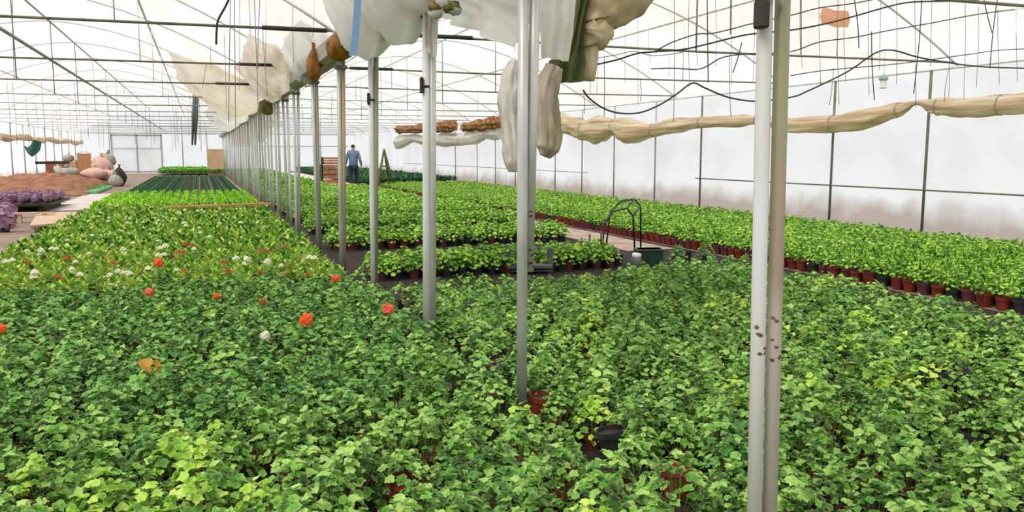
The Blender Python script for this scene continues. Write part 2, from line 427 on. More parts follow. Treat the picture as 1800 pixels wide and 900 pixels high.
side_wall('wall_right', XR + .06, 1, 'white plastic side wall on the right with soil splashed foot')
side_wall('wall_left', XL - .06, -1, 'white plastic side wall on the left')


def gable(name, y, label, hole=None):
    b = MB()
    for (x0, x1) in ((XL, XP), (XP, XR)):
        n = 24
        for i in range(n):
            a, c = x0 + (x1 - x0) * i / n, x0 + (x1 - x0) * (i + 1) / n
            za, zc = arch_z(min(max(a, x0 + 1e-6), x1 - 1e-6)) + .04, arch_z(min(max(c, x0 + 1e-6), x1 - 1e-6)) + .04
            b.add([(a, y, 0), (c, y, 0), (c, y, zc), (a, y, za)], [(0, 1, 2, 3)])
    return tag(b.build(name, M['gable_film']), label, 'wall', kind='structure')


gable('wall_far', YF, 'white plastic gable wall at the far end')
gable('wall_near', YN, 'white plastic gable wall behind the camera')

# far door: two tall film leaves in a grey steel frame
d = MB()
for x in (-6.2, -4.45, -2.7): d.box((x, YF - .1, 1.47), (.11, .08, 2.94))
d.box((-4.45, YF - .1, 2.92), (3.6, .08, .1)); d.box((-4.45, YF - .1, 1.9), (3.5, .05, .05)); d.box((-4.45, YF - .1, .12), (3.5, .05, .12))
do = d.build('door_1', M['bar_pale'])
tag(do, 'tall white double door with grey frame in the far gable', 'door', kind='structure')
for x in (-5.32, -3.57):
    d = MB(); d.box((x, YF - .07, 1.47), (1.66, .02, 2.8)); d.build('door_panel', M['gable_film'], do)
# gable framing
for k, (x, y0, h) in enumerate([(-6.35, 0, 4.2), (-1.2, 0, 4.6), (0.6, 0, 3.6), (4.2, 0, 4.4), (6.8, 0, 4.9), (9.4, 0, 4.3)]):
    b = MB(); b.tube([(x, YF - .16, 0), (x, YF - .16, h - .25)], .045, 6)
    tag(b.build('gable_post', M['bar_pale']), ['grey upright left of the far double door', 'grey upright right of the far double door', 'grey upright in the far gable beside the post row',
        'grey upright in the far gable behind the walking person', 'tall grey upright under the right ridge of the far gable', 'grey upright near the right end of the far gable'][k], 'post')
for k, (x0, x1, z) in enumerate([(XL, XP, 3.05), (XL, XP, 3.6), (XP, XR, 3.05), (XP, XR, 2.1)]):
    b = MB(); b.tube([(x0 + .2, YF - .2, z), (x1 - .2, YF - .2, z)], .035, 6)
    tag(b.build('gable_rail', M['bar_pale']), ['level grey rail above the far double door', 'upper grey rail on the left far gable', 'upper grey rail on the right far gable', 'lower grey rail on the right far gable'][k], 'rail')

# ------------------------------------------------------------------ post row
post_px = [
    (2.23, [(1326, 900, 1345, 0), (1353, 900, 1376, 0)], ('pipe_worn', 'pipe_brown')),
    (4.37, [(917, 670, 920, 0), (931, 470, 940, 0)], ('pipe_grey', 'pipe_grey')),
    (6.38, [(750, 545, 749, 90), (760, 545, 760, 90)], ('pipe_white', 'pipe_grey')),
    (8.62, [(656, 480, 651, 90), (660, 480, 661, 90)], ('pipe_white', 'pipe_olive')),
    (10.65, [(600, 450, 595, 105), (605, 450, 603, 105)], ('pipe_grey', 'pipe_pink')),
    (13.03, [(558, 405, 549, 140), (562, 405, 556, 140)], ('pipe_grey', 'pipe_olive')),
    (15.6, [(521, 390, 516, 160), (526, 390, 524, 160)], ('pipe_white', 'pipe_grey')),
]
posts = []
for (y, pp, mm) in post_px:
    L = []
    for (xb, yb, xt, yt) in pp:
        a, c = at_y(xb, yb, y), at_y(xt, yt, y)
        g = lambda z: a + (c - a) * ((z - a[2]) / (c[2] - a[2]))
        L.append((g(0), g(2.74)))
    posts.append((y, L, mm))
y = 17.75
alt = [('pipe_white', 'pipe_white'), ('pipe_grey', 'pipe_white'), ('pipe_white', 'pipe_grey')]
while y < 66:
    posts.append((y, [(np.array([XP - .03, y, 0]), np.array([XP - .045, y, 2.74])), (np.array([XP + .03, y, 0]), np.array([XP + .045, y, 2.74]))], alt[len(posts) % 3]))
    y += 2.18
POSTN = ['grey white post beside the camera, white and brown pipe pair with rust spots', 'tall galvanised post with a short second pipe ending in rust above the plants',
         'white post with twin pipes meeting the leaves behind the tall galvanised one', 'slim post with an olive stained twin pipe, fourth of the row', 'pinkish brown weathered twin post, fifth of the row']
for i, (y, L, mm) in enumerate(posts):
    base = (L[0][0] + L[1][0]) / 2
    lab = POSTN[i] if i < len(POSTN) else f'pale twin pipe post, {ORD[i]} from the camera in the row'
    t = thing('support_post', lab, 'post', (base[0], y, 0), 0, 'posts of the central row')
    for k, (p0, p1) in enumerate(L):
        mb = MB(); q0, q1 = Vector(p0), Vector(p1)
        if i == 1 and k == 1:
            zc = at_y(933, 478, y)[2]; q0 = q0 + (q1 - q0) * ((zc - q0.z) / (q1.z - q0.z)); q0 += Vector((.004, .03, 0)); q1 += Vector((.004, .0, 0))
        off = Vector((base[0], y, 0))
        r = .0245 if i == 0 else (.0305 if i == 1 else .03 if i == 2 else .027)
        mb.tube([q0 - off, q0.lerp(q1, .5) - off, q1 - off], r, 14 if i < 4 else 8)
        o = mb.build('pipe', M[mm[k]], t)
        if i < 6: o['label'] = ('paler pipe' if k == 0 else 'darker pipe') if mm[0] != mm[1] else 'galvanised pipe'
    if i < 8:
        mb = MB(); c = (L[0][1] + L[1][1]) / 2 - np.array([base[0], y, 0])
        mb.box((c[0], c[1], 2.66), (.15, .09, .05), 0, 0, .01); mb.build('bracket', M['bar'], t)


def on_post(i, k, z, dx=0, dy=0):
    y, L, mm = posts[i]; p0, p1 = L[k]
    p = p0 + (p1 - p0) * ((z - p0[2]) / (p1[2] - p0[2])); b0 = (L[0][0] + L[1][0]) / 2
    return Vector((p[0] - b0[0] + dx, dy, z))


POSTS = [o for o in COL.objects if o.name.startswith('support_post')]


def post_part(i, name, mb, mat, lab=None, k=0):
    t = [o for o in POSTS[i].children if o.name.startswith('pipe')][k]
    o = mb.build(name, mat, t)
    if lab: o['label'] = lab
    return o


# black clip high on the first post, black hooks on the third and fourth, bolts
p = on_post(0, 0, at_y(1325, 28, 2.23)[2])
mb = MB(); mb.box((p.x - .035, -.03, p.z), (.032, .05, .085), 0, 0, .006); mb.box((p.x - .04, -.03, p.z + .06), (.02, .04, .06), 0, 0, .004); mb.box((p.x + .0, -.03, p.z + .06), (.07, .02, .012), 0)
post_part(0, 'clip', mb, M['sleeve'], 'dark clip near the top of the post')
for i, (px, py, h) in {2: (740, 150, 26), 3: (647, 174, 16)}.items():
    q = at_y(px, py, posts[i][0]); b0 = (posts[i][1][0][0] + posts[i][1][1][0]) / 2
    mb = MB(); mb.box((q[0] - b0[0], -.02, q[2]), (.026, .04, .12), 0, 0, .006); mb.box((q[0] - b0[0] + .03, -.02, q[2] - .01), (.06, .02, .02))
    post_part(i, 'clip', mb, M['black'], 'black clip on the side of the post')
# rust blotches lying on the pipes
for i, spots in {0: [(1322, 574, 9), (1328, 586, 10), (1336, 610, 6), (1328, 620, 8), (1338, 618, 7), (1352, 558, 6), (1358, 562, 7), (1357, 608, 6), (1362, 626, 9), (1350, 596, 6), (1346, 632, 6)],
                 1: [(930, 372, 5), (930, 380, 5), (928, 440, 6), (932, 448, 7), (929, 462, 7), (934, 468, 5)]}.items():
    yy, L, mm = posts[i]; b0 = (L[0][0] + L[1][0]) / 2
    PR = .0245 if i == 0 else .0305
    for (px, py, s) in spots:
        q = at_y(px, py, yy)
        k = min((0, 1), key=lambda k: abs((L[k][0] + (L[k][1] - L[k][0]) * (q[2] / 2.74))[0] - q[0]))
        ax = (L[k][0] + (L[k][1] - L[k][0]) * (q[2] / 2.74))
        dx = max(-.02, min(.02, q[0] - ax[0])); dep = math.sqrt(.0245 ** 2 - dx * dx)
        rr = s / F * yy * .78
        mb = MB(); V = []; nn = 9
        for a in range(nn):
            an = 2 * PI * a / nn; rad = rr * random.uniform(.55, 1.2)
            ddx = max(-.0235, min(.0235, dx + rad * math.cos(an))); V.append((ax[0] - b0[0] + ddx, -math.sqrt(max((PR + .0008) ** 2 - ddx * ddx, 0)) - .0006, q[2] + rad * math.sin(an) * .8))
        V.append((ax[0] - b0[0] + dx, -math.sqrt((PR + .0008) ** 2 - dx * dx) - .0012 + (.03 * max(0, 1 - q[2] / 2.74) if i == 1 and k == 1 else 0), q[2]))
        mb.add(V, [(a, (a + 1) % nn, nn) for a in range(nn)], 0, True)
        post_part(i, 'rust_spot', mb, M['rust'], None, k)

# gutter
b = MB(); prof = [(-.17, 2.98), (-.15, 2.8), (-.06, 2.76), (.06, 2.76), (.15, 2.8), (.17, 2.98)]
V = []; Fc = []
for (yy) in (YN, YF):
    V += [(XP + x, yy, z) for x, z in prof] + [(XP + x * .95, yy, z + .012) for x, z in prof]
for i in range(5):
    Fc += [(i, i + 1, 12 + i + 1, 12 + i), (6 + i, 18 + i, 18 + i + 1, 6 + i + 1)]
b.add(V, Fc)
tag(b.build('rain_gutter', M['gutter']), 'long steel gutter on top of the central post row', 'gutter')

# ------------------------------------------------------------------ roof trusses
TY = [6.15, 10.5, 14.9, 19.2, 23.9, 28.3, 32.7, 37.0, 41.4, 45.8, 50.1, 54.5, 58.9, 63.2, 67.5]
for bay, (x0, x1) in (('left', (XL, XP)), ('right', (XP, XR))):
    xm = (x0 + x1) / 2
    for i, y in enumerate(TY):
        if i == 0 and bay == 'left': continue
        t = thing('roof_truss', f'thin steel roof truss across the {bay} bay, {ORD[i]} from the camera', 'truss', (xm, y, ZG), 0, f'roof trusses of the {bay} bay')
        th = .017 if i < 4 else .02
        mb = MB(); mb.tube([(x0 - xm + .1, 0, .03), (0, 0, -.0), (x1 - xm - .1, 0, .03)], th, 6); tie = mb.build('tie_bar', M['bar'] if i < 4 else M['bar_pale'], t)
        mb = MB(); n = 20
        mb.tube([(x0 - xm + (x1 - x0) * k / n, 0, arch_z(min(max(x0 + (x1 - x0) * k / n, x0 + 1e-5), x1 - 1e-5)) - ZG - .03) for k in range(n + 1)], .02, 6)
        mb.build('arch_rib', M['rib'], t)
        mb = MB(); mb.tube([(0, 0, 0), (0, 0, ZR - ZG - .03)], .013, 6); mb.build('king_post', M['bar'] if 2 < i < 6 and bay == 'left' else M['bar_pale'], t)
        if i < 9:
            for s in (-1, 1):
                xx = s * (x1 - x0) * .25
                mb = MB(); mb.tube([(xx, 0, .02), (xx, 0, arch_z(xm + xx) - ZG - .03)], .009, 5); mb.build('strut', M['rib'], t)
        sl = {('left', 1): (.77, 1.53), ('left', 2): (.69, 1.34), ('left', 3): (.4, 1.35), ('right', 1): (2.5, 3.4), ('right', 2): (2.55, 3.32)}.get((bay, i))
        if sl:
            mb = MB(); mb.tube([(sl[0] - xm, 0, .028), (sl[1] - xm, 0, .03)], .027, 8); mb.build('sleeve', M['sleeve'], tie)['label'] = 'black sleeve around the tie bar'
for k, (x, z, lab) in enumerate([((XL + XP) / 2, ZR - .05, 'ridge pipe running along the top of the left bay'), ((XP + XR) / 2, ZR - .05, 'ridge pipe running along the top of the right bay'),
                                (-6.0, 4.28, 'pipe running lengthwise under the left slope of the left bay roof'), (-.9, 4.3, 'pipe running lengthwise under the right slope of the left bay roof'),
                                (-2.2, 3.1, 'thin pipe running lengthwise on the tie bars of the left bay'), (4.2, 4.26, 'pipe running lengthwise under the left slope of the right bay roof'),
                                (9.4, 4.3, 'pipe running lengthwise under the right slope of the right bay roof'), (XL + .1, 3.0, 'eave pipe along the top of the left wall'), (XR - .08, 3.0, 'eave pipe along the top of the right wall')]):
    b = MB(); b.tube([(x, 4.0 if k != 4 else 8, z - .0), (x, YF - .3, z)], .024, 6)
    tag(b.build('purlin', M['bar_pale'] if k in (0, 4) else M['rib']), lab, 'pipe')

# ------------------------------------------------------------------ right wall: posts, rail, rolled curtain
for k, (px, yb) in enumerate([(1625, 395), (1460, 370), (1230, 355), (1150, 352), (1078, 335), (1022, 340), (975, 330), (940, 325), (905, 325), (870, 325), (838, 325), (800, 325)]):
    y = at_x(px, 300, XR - .12)[1]
    t = thing('wall_post', f'thin dark upright against the right plastic wall, {ORD[k]} from the camera', 'post', (XR - .1, y, 0), 0, 'uprights of the right wall')
    mb = MB(); mb.tube([(0, 0, 0), (0, 0, 3.0)], .024, 8); mb.build('pipe', M['bar'] if k < 3 else M['bar_pale'], t)
    mb = MB(); mb.lathe([(.06, 0), (.045, .12), (.03, .16)], 8); mb.build('footing', M['path_pale'], t)
b = MB(); b.tube([(XR - .15, 5, .95), (XR - .15, 18, .95)], .016, 6); tag(b.build('wall_rail', M['bar']), 'thin dark rail along the near part of the right wall', 'rail')
b = MB(); b.tube([(XR - .15, 24.3, .95), (XR - .15, 50, .95)], .016, 6); tag(b.build('wall_rail', M['bar_pale']), 'thin rail along the far part of the right wall', 'rail')


def rolled(name, pts, label, mats, x, seg=20, lumpy=.13, cat='curtain'):
    """pts: (px, upper y, lower y) in the photo, taken onto the wall plane; a fat wrinkled roll with tied necks and a skirt fold"""
    P = []; R = []
    for (px, y0, y1) in pts:
        a, c = at_x(px, y0, x), at_x(px, y1, x)
        P.append((x, a[1], (a[2] + c[2]) / 2)); R.append(abs(a[2] - c[2]) / 2)
    # resample
    Q = []; S = []
    for i in range(len(P) - 1):
        for k in range(5):
            u = k / 5; uu = u * u * (3 - 2 * u)
            Q.append(tuple(P[i][j] + (P[i + 1][j] - P[i][j]) * u if j == 1 else P[i][j] + (P[i + 1][j] - P[i][j]) * uu for j in range(3))); S.append(R[i] + (R[i + 1] - R[i]) * uu)
    Q.append(P[-1]); S.append(R[-1])
    t = thing(name, label, cat, Q[0])
    mb = MB(); ph = [random.uniform(0, 6) for _ in range(seg)]
    mb.tube([Vector(q) - Vector(Q[0]) for q in Q], S, seg, squash=(.75, 1), wob=lambda i, k: 1 + lumpy * .7 * math.sin(i * .8 + ph[k]) + lumpy * 1.1 * math.sin(k * 1.9 + i * .25))
    mb.build('roll', mats[0], t)
    mb = MB()
    for i, q in enumerate(Q):
        if i % 10 == 5:
            mb.n; an = [(q[0] + (S[i] * .8 + .01) * math.cos(a * PI / 5) - Q[0][0], q[1] - Q[0][1], q[2] + (S[i] + .012) * math.sin(a * PI / 5) - Q[0][2]) for a in range(11)]
            mb2 = MB(); mb2.tube(an, .008, 5); mb2.build('tie_cord', M['string'], t)
    return t


rolled('rolled_curtain', [(2600, 85, 135), (2350, 110, 158), (2150, 130, 172), (1980, 146, 186), (1830, 163, 196), (1760, 168, 202), (1700, 172, 206), (1650, 174, 202), (1612, 176, 184), (1580, 182, 205), (1520, 193, 227), (1465, 203, 233), (1400, 208, 234), (1330, 204, 218), (1300, 203, 222), (1232, 206, 224),
                          (1190, 208, 234), (1148, 218, 240), (1105, 210, 253), (1080, 210, 236), (1050, 205, 252), (1028, 212, 246), (1005, 205, 236), (985, 200, 236)],
       'long beige rolled up side curtain sagging along the right wall', [M['curtain']], XR - .35)
rolled('rolled_curtain', [(880, 222, 245), (855, 226, 244), (830, 232, 254), (800, 236, 256), (775, 232, 256), (750, 240, 254), (725, 236, 250), (700, 240, 262)],
       'far pale rolled curtain on the right wall below the brown net rolls', [M['curtain_pale']], XR - .35)
for k, pts in enumerate([[(878, 205, 224), (862, 206, 225), (848, 212, 228), (830, 214, 228), (814, 218, 231)], [(800, 214, 229), (786, 212, 231), (770, 216, 232)], [(745, 218, 232), (722, 221, 233), (698, 222, 234)]]):
    rolled('rolled_net', pts, ['brown net roll above the far pale curtain, right of the third post, longest piece', 'short brown net roll just right of the third post', 'tan net roll left of the third post'][k], [M['orange_net']], XR - .55, lumpy=.3, cat='net')


# ------------------------------------------------------------------ loose plastic along the gutter
def rumple(u, v, s):
    return .5 * math.sin(u * 9 + s) * math.sin(v * 7 + s * 2) + .3 * math.sin(u * 21 + v * 13 + s * 3) + .2 * math.sin(v * 31 - u * 17 + s)


def hammock(y0, y1, x0, z0, x1, z1, sag, mat, label, s=0.0, amp=.04, nu=40, nv=26, taper=.25):
    """sheet slung along the gutter from the roof edge x0,z0 to x1,z1"""
    b = MB()

    def fn(u, v):
        e = min(1.0, min(u, 1 - u) / taper) if taper > 0 else 1
        e = e * e * (3 - 2 * e)
        x = x0 + (x1 - x0) * v
        z = z0 + (z1 - z0) * v - sag * e * math.sin(PI * v) ** .8 * (1 + .15 * math.sin(u * 19 + s))
        return (x + amp * rumple(v, u, s), y0 + (y1 - y0) * u, z + amp * rumple(u, v, s + 1) * (1 if 0 < v < 1 else 0))
    b.grid(fn, nu, nv)
    o = b.build('plastic_sheet', mat, origin=((x0 + x1) / 2, (y0 + y1) / 2, z0))
    return tag(o, label, 'plastic sheet')


hammock(5.4, 9.4, 1.12, 3.45, 1.98, 3.0, .62, M['sheet'], 'big milky sheet bulging under the gutter around the fourth post', 0.3, .05, 60, 36, .2)
hammock(11.2, 15.0, 1.3, 3.3, 1.9, 2.95, .36, M['sheet'], 'whitish sheet sagging under the gutter behind the brown water bags', 1.3, .05)
hammock(14.2, 20.5, .85, 3.5, 1.85, 2.95, .45, M['sheet_dirty'], 'tan stained sheet sagging from the gutter before the olive water bag', 2.1, .06, 60, 26, .2)
hammock(19.5, 27.5, -.5, 3.75, 1.85, 2.95, .6, M['sheet_dirty'], 'wide tan stained sheet sagging from the left roof around the olive water bag', 2.1, .07, 60, 26, .25)
hammock(27, 46, .4, 3.5, 1.85, 2.95, .5, M['sheet'], 'pale sheet sagging from the gutter towards the far end', 4.1, .06, 60, 20, .1)
hammock(4.7, 10.0, 1.6, 2.95, 3.3, 3.85, .2, M['sheet'], 'pinkish white sheet slung from the gutter towards the right roof', 3.3, .06, 50, 26, .2)


def hang_sheet(top, bottom, label, mat, s=0.0, amp=.03, nu=26, nv=30, name='plastic_sheet'):
    """a hanging sheet between an upper and a lower polyline of 3D points"""
    def lerp(L, u):
        n = len(L) - 1; i = min(int(u * n), n - 1); f = u * n - i
        return Vector(L[i]).lerp(Vector(L[i + 1]), f)
    b = MB()
    dirn = (Vector(top[-1]) - Vector(top[0])).normalized(); nrm = dirn.cross(Vector((0, 0, 1))).normalized()

    def fn(u, v):
        p = lerp(top, u).lerp(lerp(bottom, u), v)
        return p + nrm * (amp * (math.sin(u * 17 + s) * (.4 + v) + rumple(u, v, s)))
    b.grid(fn, nu, nv)
    c = Vector(top[0]).lerp(Vector(bottom[-1]), .5)
    return tag(b.build(name, mat, origin=c), label, 'plastic sheet')


Y3 = 6.3
hang_sheet([at_y(739, -60, Y3), at_y(775, -60, Y3)], [at_y(744, 70, Y3), at_y(757, 103, Y3), at_y(770, 98, Y3)], 'narrow milky strip wrapped over the top of the third post', M['sheet'], 1.0, .03)
hang_sheet([at_y(760, -50, 6.1), at_y(830, -60, 5.5), at_y(960, -80, 4.7)], [at_y(768, 28, 6.1), at_y(810, 45, 5.6), at_y(850, 62, 5.2), at_y(912, 93, 4.75)], 'pale pinkish sheet hanging between the second and third posts', M['sheet'], 2.0, .04)
hang_sheet([at_y(946, -60, 4.55), at_y(1020, -60, 4.55)], [at_y(950, 100, 4.55), at_y(998, 108, 4.55)], 'flat white strip hanging just right of the tall galvanised post', M['sheet'], 3.0, .015)
hang_sheet([at_x(497, 60, XP), at_x(546, 50, XP)], [at_x(503, 140, XP), at_x(525, 152, XP), at_x(540, 140, XP)], 'small white strip hanging over the seventh post', M['sheet'], 4.0, .05)
hang_sheet([at_y(1090, -70, 9.0), at_y(1125, -70, 9.0)], [at_y(1080, -20, 9.0), at_y(1110, -15, 9.0)], 'white roof flap beside the beige bundle', M['sheet'], 4.0, .05)
for k, (ya, yb, z0) in enumerate([(20.5, 24.5, 2.2), (25, 29, 1.95), (30, 36, 1.8), (37, 45, 1.9), (46, 56, 2.0)]):
    hang_sheet([(XP + .12, ya, 2.85), (XP + .12, yb, 2.85)], [(XP + .12, ya, z0 + .1), (XP + .16, (ya * 2 + yb) / 3, z0 - .1), (XP + .1, (ya + yb * 2) / 3, z0 + .2), (XP + .12, yb, z0)], f'white film veil hanging along the far post row, {ORD[k]} from the camera', M['sheet'], k * 1.7, .05)


def bag(px, py, y, r, mat, label, neck=.25):
    c = at_y(px, py, y)
    t = thing('water_bag', label, 'bag', c)
    mb = MB(); seg = 28
    prof = [(0.02, -r[1]), (.45 * r[0], -.92 * r[1]), (.85 * r[0], -.6 * r[1]), (r[0], -.15 * r[1]), (.88 * r[0], .35 * r[1]), (.55 * r[0], .8 * r[1]), (.22 * r[0], 1.15 * r[1]), (.12 * r[0], 1.15 * r[1] + neck)]
    mb.lathe(prof, seg)
    mb.v = [(x * (1 + .12 * math.sin(6 * math.atan2(yy, x) + z * 20)), yy * (1 + .12 * math.sin(5 * math.atan2(yy, x))), z) for (x, yy, z) in mb.v]
    mb.build('bulge', mat, t)
    mb = MB(); mb.tube([(0, 0, 1.1 * r[1] + neck * .6), (0, 0, 1.1 * r[1] + neck * .6 + .03)], .16 * r[0] + .01, 8); mb.build('tie', M['string'], t)


bag(596, 84, 9.75, (.15, .15), M['brown_bag'], 'orange brown bulge of rain water hanging at the fifth post')
bag(552, 116, 11.6, (.105, .2), M['brown_bag'], 'brown bulge of rain water hanging at the sixth post')
bag(470, 186, 21.0, (.2, .22), M['olive_bag'], 'olive round bulge of rain water far along the gutter')
bag(404, 172, 26.0, (.22, .2), M['olive_bag'], 'small far olive bulge under the tan sheet')
# blue tape
b = MB(); A = [at_y(px, py, 6.9) for px, py in [(631, -40), (628, 20), (625, 62), (620, 98)]]
Vv = []
for p in A: Vv += [p + RT * .03, p - RT * .03]
b.add(Vv, [(0, 1, 3, 2), (2, 3, 5, 4), (4, 5, 7, 6)]); b.add([v + np.array([0, .004, 0]) for v in Vv], [(0, 2, 3, 1), (2, 4, 5, 3), (4, 6, 7, 5)])
tag(b.build('plastic_tape', M['blue']), 'pale blue tape hanging over the big milky sheet', 'tape')
b = MB()
for k in range(6):
    q = at_y(790 + random.uniform(-28, 25), 14 + random.uniform(-12, 12), 5.4); b.ball(q, (.05, .04, .035), 8, 5, random.choice([0, 1, 2]), .25)
tag(b.build('film_bunch', [M['olive_bag'], M['sheet'], M['cloth_green']]), 'dirty crumpled film knot high between second and third posts', 'plastic sheet')


# beige bundle with green shade cloth right of the second post
def bundle(name, pts, y, label, mat, squash=(1, 1), seg=14, lump=.1, parts=()):
    """pts: (px, py, half width px)"""
    P = [Vector(at_y(px, py, y if not isinstance(y, (list, tuple)) else y[i])) for i, (px, py, w) in enumerate(pts)]
    R = [w / F * (P[i].y * math.cos(PS) + P[i].x * math.sin(PS)) for i, (px, py, w) in enumerate(pts)]
    Q = []; S = []
    for i in range(len(P) - 1):
        for k in range(4): Q.append(P[i].lerp(P[i + 1], k / 4)); S.append(R[i] + (R[i + 1] - R[i]) * k / 4)
    Q.append(P[-1]); S.append(R[-1])
    t = thing(name, label, 'curtain', Q[-1])
    ph = [random.uniform(0, 6) for _ in range(seg)]
    mb = MB(); mb.tube([q - Q[-1] for q in Q], S, seg, squash=squash, wob=lambda i, k: 1 + lump * .7 * math.sin(i * .9 + ph[k]) + lump * 1.6 * math.sin(k * 2.1 + i * .12) + lump * math.sin(k * 3.3 - i * .2))
    mb.build('folds', mat, t)
    return t, Q, S


t, Q, S = bundle('bundled_curtain', [(1110, -60, 62), (1082, -12, 56), (1072, 6, 47), (1058, 24, 36), (1050, 35, 25), (1047, 44, 28), (1046, 58, 30), (1043, 70, 26), (1037, 80, 15), (1036, 92, 14), (1035, 118, 13), (1034, 142, 11)], 4.9, 'beige bundled curtain hanging right of the tall galvanised post', M['cloth_beige'], lump=.06, seg=22)
for i, (px, py, w) in enumerate([(1050, 35, 26), (1038, 80, 16)]):
    c = Vector(at_y(px, py, 4.9)); r = w / F * 6.3
    mb = MB(); mb.tube([c - Q[-1] + Vector((r * math.cos(a * PI / 8), r * math.sin(a * PI / 8), .22 * r * math.cos(a * PI / 8))) for a in range(17)], .008, 6); mb.build('tie_band', M['olive_bag'], t)
gl = [(1012, -60), (1010, 0), (1003, 50), (992, 92), (970, 106), (966, 146)]; gr = [(1044, -60), (1036, 0), (1027, 40), (1024, 78), (1027, 110), (1023, 144)]


def gfn(u, v):
    k = min(int(u * 5), 4); f = u * 5 - k
    a = Vector(at_y(*gl[k], 4.8)).lerp(Vector(at_y(*gl[k + 1], 4.8)), f); c = Vector(at_y(*gr[k], 4.84)).lerp(Vector(at_y(*gr[k + 1], 4.84)), f)
    return a.lerp(c, v) - Q[-1] + Vector((0, .025 * math.sin(v * 15 + u * 3), 0))


b = MB(); b.grid(gfn, 30, 24); n0 = b.n
b.v += [(x, y + .03, z) for x, y, z in b.v]; b.f += [tuple(i + n0 for i in f[::-1]) for f in b.f]; b.m *= 2; b.s *= 2; b.n *= 2
b.build('lining', M['cloth_green'], t)['label'] = 'dark green shade cloth lining'
bundle('hanging_cloth', [(975, 118, 14), (966, 140, 17), (960, 170, 19), (963, 205, 18), (966, 238, 20), (963, 262, 18), (958, 275, 8)], 4.75, 'tan gathered cloth hanging right behind the tall galvanised post', M['cloth_tan'], lump=.13, seg=34)
bundle('hanging_cloth', [(908, 108, 10), (902, 132, 17), (899, 165, 19), (896, 200, 14), (900, 225, 15), (903, 262, 17), (905, 285, 16), (906, 302, 8)], 4.85, 'pale wrinkled cloth hanging left behind the tall galvanised post', M['curtain_pale'], lump=.13, seg=34)

# ------------------------------------------------------------------ cables, hangers, strings
def cable(pts, y, label, r=.011, mat='black', name='cable', cat='cable', group=None):
    P = [Vector(at_y(px, py, y)) for px, py in pts]
    Q = []
    for i in range(len(P) - 1):
        p0, p1, p2, p3 = P[max(i - 1, 0)], P[i], P[i + 1], P[min(i + 2, len(P) - 1)]
        for k in range(4):
            u = k / 4
            Q.append(.5 * ((2 * p1) + (p2 - p0) * u + (2 * p0 - 5 * p1 + 4 * p2 - p3) * u * u + (3 * p1 - p0 - 3 * p2 + p3) * u ** 3))
    Q.append(P[-1])
    b = MB(); b.tube(Q, r, 6)
    return tag(b.build(name, M[mat], origin=Q[0]), label, cat, group)


cable([(1050, 113), (1085, 105), (1120, 94), (1150, 91), (1200, 87), (1245, 77), (1285, 67), (1320, 60), (1390, 53), (1450, 42), (1500, 29), (1560, 12), (1600, 4), (1660, 2), (1720, 1)], 8.6, 'thick black cable rising to the top right corner, crossing behind the near post')
cable([(1150, 91), (1180, 75), (1225, 60), (1250, 59), (1290, 50), (1320, 42), (1390, 27), (1440, 14), (1500, 6), (1545, -3)], 8.7, 'thin black cable rising most steeply behind the near post top', .008)
cable([(1050, 102), (1085, 96), (1115, 90), (1150, 98), (1200, 92)], 8.9, 'short pale cable beside the beige bundle', .006, 'string')
cable([(1145, 121), (1185, 120), (1225, 122), (1245, 115), (1265, 103), (1290, 97), (1330, 94), (1390, 91), (1440, 74), (1500, 66), (1560, 54), (1640, 40), (1720, 25), (1800, 15), (1880, 8)], 8.8, 'grey cable running nearly level to the right edge below the thick black one', .008)
cable([(1025, 158), (1035, 172), (1060, 190), (1090, 199), (1125, 198), (1160, 184), (1190, 165), (1217, 146), (1240, 155), (1280, 171), (1330, 178), (1390, 171), (1420, 160), (1490, 126), (1553, 88), (1620, 102), (1710, 116), (1800, 120), (1880, 122)], 8.5, 'long drooping black hose with two peaks below the tie bars on the right', .010)
cable([(1390, 133), (1440, 125), (1500, 119), (1560, 114), (1620, 107), (1700, 96), (1760, 88), (1830, 85)], 8.9, 'thin dark cable crossing behind the peaked hose near the right edge', .007)
cable([(1600, -3), (1700, -2), (1800, -6)], 8.3, 'dark hose along the top right edge', .016)
HANG = [(1502, 0, 1510, 85), (1408, -10, 1408, 96), (1285, -10, 1284, 60), (1243, -10, 1245, 145), (1304, 75, 1288, 128), (1728, -10, 1744, 58), (1754, -10, 1740, 120), (1621, -10, 1606, 165), (1532, 55, 1537, 176), (1185, -10, 1184, 215), (1062, 100, 1062, 205), (1026, 165, 1027, 200), (1125, 140, 1126, 178), (1283, 95, 1285, 205), (1465, 120, 1458, 185), (1668, 120, 1660, 180)]
for k, (x0, y0, x1, y1) in enumerate(HANG):
    tag(cable([(x0, y0), ((x0 + x1) / 2 + random.uniform(-2, 2), (y0 + y1) / 2), (x1, y1)], 8.75 + .02 * k, 'thin dark hanger wire dropping from the right bay roof among the cables', .0065 if k < 9 else .0045, 'black' if k < 9 else 'string', 'hanger_wire', 'wire'), group='hanger wires of the right bay')
for k in range(26):
    px = 1060 + k * 29 + random.uniform(-10, 10); ys = 13.5 + (k % 5) if px < 1180 else 11.0 + .2 * (k % 5) if px < 1420 else 9.0 + .12 * (k % 3)
    tag(cable([(px, -20), (px + random.uniform(-3, 3), 60), (px + random.uniform(-4, 4), random.uniform(110, 190))], ys, 'fine grey string hanging from the roof in the right bay', .004, 'string', 'hanging_string', 'string'), group='fine strings of the right bay')
cable([(404, -5), (396, 12), (384, 34), (381, 50), (380, 78)], 9.0, 'bent black cable hanging at the left of the tan sheet', .012)
